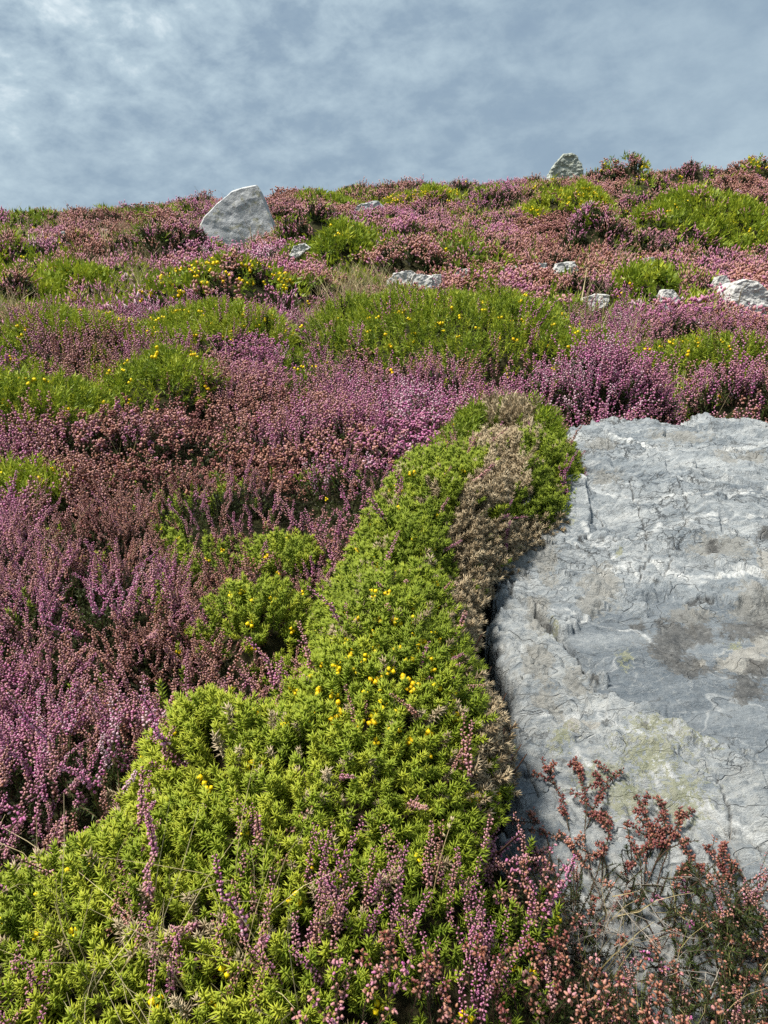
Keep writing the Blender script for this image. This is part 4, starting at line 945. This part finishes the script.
for px, py, n_, L, hu_, kd, lab in SPK:
    b = surf(px, py + 12); T = TB(); D = project(*b)[2]
    for k in range(n_):
        o_ = np.array([rng.normal(0, .024), rng.normal(0, .018), 0]); p0 = b + o_; p0[2] = float(canopy(p0[:1], p0[1:2])[0][0]) - .035
        if poly_sdf(p0[:1], p0[1:2], ROCK)[0] > 0: p0[2] = max(p0[2], float(rock_z(p0[0], p0[1])))
        l_ = L * rng.uniform(.75, 1.3); d = np.array([rng.normal(0, .28), rng.normal(-.05, .25), 1.]); d /= np.linalg.norm(d)
        p2 = p0 + d * l_ + np.array([0, 0, .03]); P = bezier(p0, p0 + np.array([rng.normal(0, .01), rng.normal(0, .01), l_ * .5]), p2, 7)
        if kd == 'l': ling_spike(T, P, hu_ + rng.normal(0, .06))
        else: bell_spike(T, P, hu_ + rng.normal(0, .08), .55, rng.integers(1, 4))
    put_plant('heather_plant' if kd == 'l' else 'bell_heather_plant', lab, b - np.array([0, 0, .04]), T)
# bell heather sprawling over the foot of the slab
def onr(px, py, lift=.0):
    x, y = on_rock(px, py); return np.array([x, y, float(rock_z(x, y)) + lift])
SPR = [((575, 905), (575, 835), (562, 800), (540, 768), .02), ((575, 905), (590, 830), (588, 790), (574, 768), .03), ((575, 890), (585, 815), (605, 795), (622, 780), .02),
       ((560, 900), (548, 850), (540, 812), (508, 797), .34), ((590, 905), (600, 850), (622, 842), (600, 806), .04), ((640, 910), (650, 850), (655, 830), (634, 806), .05),
       ((640, 900), (665, 860), (665, 830), (662, 806), .06), ((650, 905), (670, 850), (680, 825), (692, 812), .10), ((600, 910), (610, 880), (640, 870), (655, 850), .05),
       ((700, 925), (705, 880), (690, 860), (668, 846), .12), ((740, 930), (735, 880), (720, 862), (704, 852), .08), ((610, 930), (600, 880), (575, 860), (556, 845), .25), ((560, 925), (545, 890), (535, 860), (516, 838), .45)]
T = TB(); b0 = onr(600, 915)
for a_, b_, c_, d_, hu_ in SPR:
    pts = [onr(*a_, .0), onr(*b_, .018), onr(*c_, .022), onr(*d_, .012)]; s = np.linspace(0, 1, 12)[:, None]
    P = (1 - s) ** 3 * pts[0] + 3 * s * (1 - s) ** 2 * pts[1] + 3 * s * s * (1 - s) * pts[2] + s ** 3 * pts[3]
    P += rng.normal(0, .0015, P.shape); bell_spike(T, P, hu_, .45, 4, .9, True)
    for k in range(4):
        i = rng.integers(4, 10); q = P[i]; d = np.array([rng.normal(0, .03), rng.uniform(-.01, .04), rng.uniform(.0, .02)])
        bell_spike(T, np.stack([q, q + d * .5 + [0, 0, .003], q + d]), hu_ + rng.normal(0, .04), .3, 2, .9, True)
put_plant('bell_heather_plant', 'deep red bell heather sprawling up onto the pale rock slab', b0, T)
# tangle on the lower right: bell heather plants over the rock foot
LOWR = [(600, 945, 10, .10, 'rust bell heather tangled below the red sprawling stems'), (690, 900, 9, .18, 'russet bell heather half way along the foot of the slab'), (745, 895, 10, .14, 'brown bell heather with dark leaves at the right edge'),
        (660, 935, 9, .16, 'orange bells in the tangle over bare rock'), (720, 945, 12, .2, 'salmon coloured bell heather at the right of the tangle'), (765, 960, 9, .18, 'orange bell heather in the tangle by the right border'),
        (620, 990, 9, .15, 'bronze bell heather at the bottom next to the bare rock gap'), (690, 1015, 6, .15, 'small bell heather at the bottom beyond the bare rock gap'), (745, 1010, 10, .14, 'dark bell heather in the bottom right corner'),
        (570, 1020, 10, .14, 'dense orange bells at the very bottom'), (640, 880, 8, .1, 'short red bell heather just under the second sprawling stem')]
for px, py, n_, hu_, lab in LOWR:
    b = onr(px, py); T = TB()
    for k in range(n_ // 2 + 3):
        p0 = b + np.array([rng.normal(0, .032), rng.normal(0, .022), 0]); p0[2] = float(rock_z(p0[0], p0[1])) + .001
        l_ = rng.uniform(.04, .085); d = np.array([rng.normal(0, .7), rng.normal(.1, .5), .8]); d /= np.linalg.norm(d)
        P = bezier(p0, p0 + np.array([d[0] * .2, d[1] * .2, .5]) * l_, p0 + d * l_, 7)
        bell_spike(T, P, hu_ + rng.normal(0, .06) + (.5 if rng.random() < .08 else 0), .6, rng.integers(0, 3) if k % 2 else 2, 1.1)
    for k in range(10):                # leafy shoots without flowers
        p0 = b + np.array([rng.normal(0, .04), rng.normal(0, .03), 0]); p0[2] = float(rock_z(p0[0], p0[1])) + .001
        d = np.array([rng.normal(0, .8), rng.normal(.1, .6), .6]); d /= np.linalg.norm(d); bell_spike(T, np.stack([p0, p0 + d * .03, p0 + d * .055]), .3, .9, 0, 1.3)
    put_plant('bell_heather_plant', lab, b, T, cat='plant')
# bleached dead twigs
def twig(T, p, d, L, r, lvl):
    P = [p]; q = p.copy(); dd = d / np.linalg.norm(d); k = 6
    for i in range(k):
        dd = dd + rng.normal(0, .13, 3); dd[2] -= .03; dd /= np.linalg.norm(dd); q = q + dd * L / k
        if q[1] > .3 and q[1] < 3: q[2] = max(q[2], float(rock_z(q[0], q[1])) + .004) if poly_sdf(q[:1], q[1:2], ROCK)[0] > 0 else q[2]
        P.append(q.copy())
        if lvl and rng.random() < .6: twig(T, q.copy(), dd + rng.normal(0, .6, 3), L * .5, r * .55, lvl - 1)
    tube(T, np.array(P), r, r * .35, dd=rng.uniform(.3, 1), m=0)
TW = [((705, 1000), (-.9, .2, .3), .13, .0010, 'long grey twig between two bell heather clumps at the lower right'), ((590, 985), (.5, .7, .5), .12, .0009, 'pale twig climbing out of the russet clump at the bottom'), ((755, 930), (-.8, -.1, .25), .12, .0009, 'thin pale twig above the straight bleached one'),
      ((630, 930), (-.4, .7, .3), .12, .0008, 'fine twig crossing pale rock beside the red bell heather'), ((675, 975), (.8, .5, .35), .11, .0009, 'branching twig right of the bare rock gap'), ((560, 940), (.9, .4, .4), .12, .0009, 'pale twig leaning right at the lower left foot of the slab'),
      ((768, 968), (-1, .03, .1), .17, .0013, 'straight bleached twig reaching in from the right border'), ((700, 1030), (.6, .8, .35), .14, .0015, 'slanting grey twig at the bottom right'),
      ((600, 900), (.3, -.6, .25), .12, .0011, 'curled bare twig under the red bell heather'), ((650, 960), (-.7, .3, .4), .12, .0010, 'forked grey twig over the bare rock'),
      ((610, 960), (.9, .1, .3), .13, .0011, 'thin grey twig lying across the bell heather tangle'), ((700, 940), (.1, 1, .5), .12, .0008, 'fine dark twig rising against the slab'),
      ((745, 900), (-.3, 1, .5), .12, .0007, 'wispy twig at the right of the slab'), ((660, 900), (-.9, .1, .2), .10, .0009, 'short bare twig beside the orange bells'), ((720, 990), (-.5, -.4, .4), .1, .0010, 'crooked pale twig in the lower right tangle')]
for (px, py), d, L, r, lab in TW:
    b = onr(px, py, .03); T = TB(); twig(T, b, np.array(d), L * 1.1, r * .8, 2); q = T.done(); q['r'] = q['d']
    tag(emit('dead_twig', q, [M['twig']], None, None), lab, 'twig')
# a few long grass stalks
for (p0, p1, p2, lab) in [((35, 598), (50, 560), (95, 497), 'long pale grass stalk crossing the purple heather on the left'), ((0, 660), (25, 672), (40, 720), 'thin bent grass stalk at the left edge'),
                          ((430, 900), (440, 850), (452, 822), 'slender grass stem with small pale seed head in front of gorse'), ((10, 730), (40, 745), (60, 800), 'grey grass stalk leaning in the lilac heather')]:
    a_ = surf(*p0); y_ = a_[1]; P = bezier(a_ - [0, 0, .02], at_y(*p1, y_ - .03), at_y(*p2, y_ + .02), 9); T = TB(); tube(T, P, .0011, .0005, dd=.6)
    if 'seed' in lab:
        for k in range(7): blob(T, P[-1 - k // 3], np.array([rng.normal(0, .4), rng.normal(0, .4), 1]), .009, .0016, .5, 1, .9)
    q = T.done(); q['r'] = q['d']; tag(emit('grass_stalk', q, [M['grass']]), lab, 'grass stalk')
print('TRIS', sum(len(o.data.polygons) for o in COL.objects if o.type == 'MESH'))
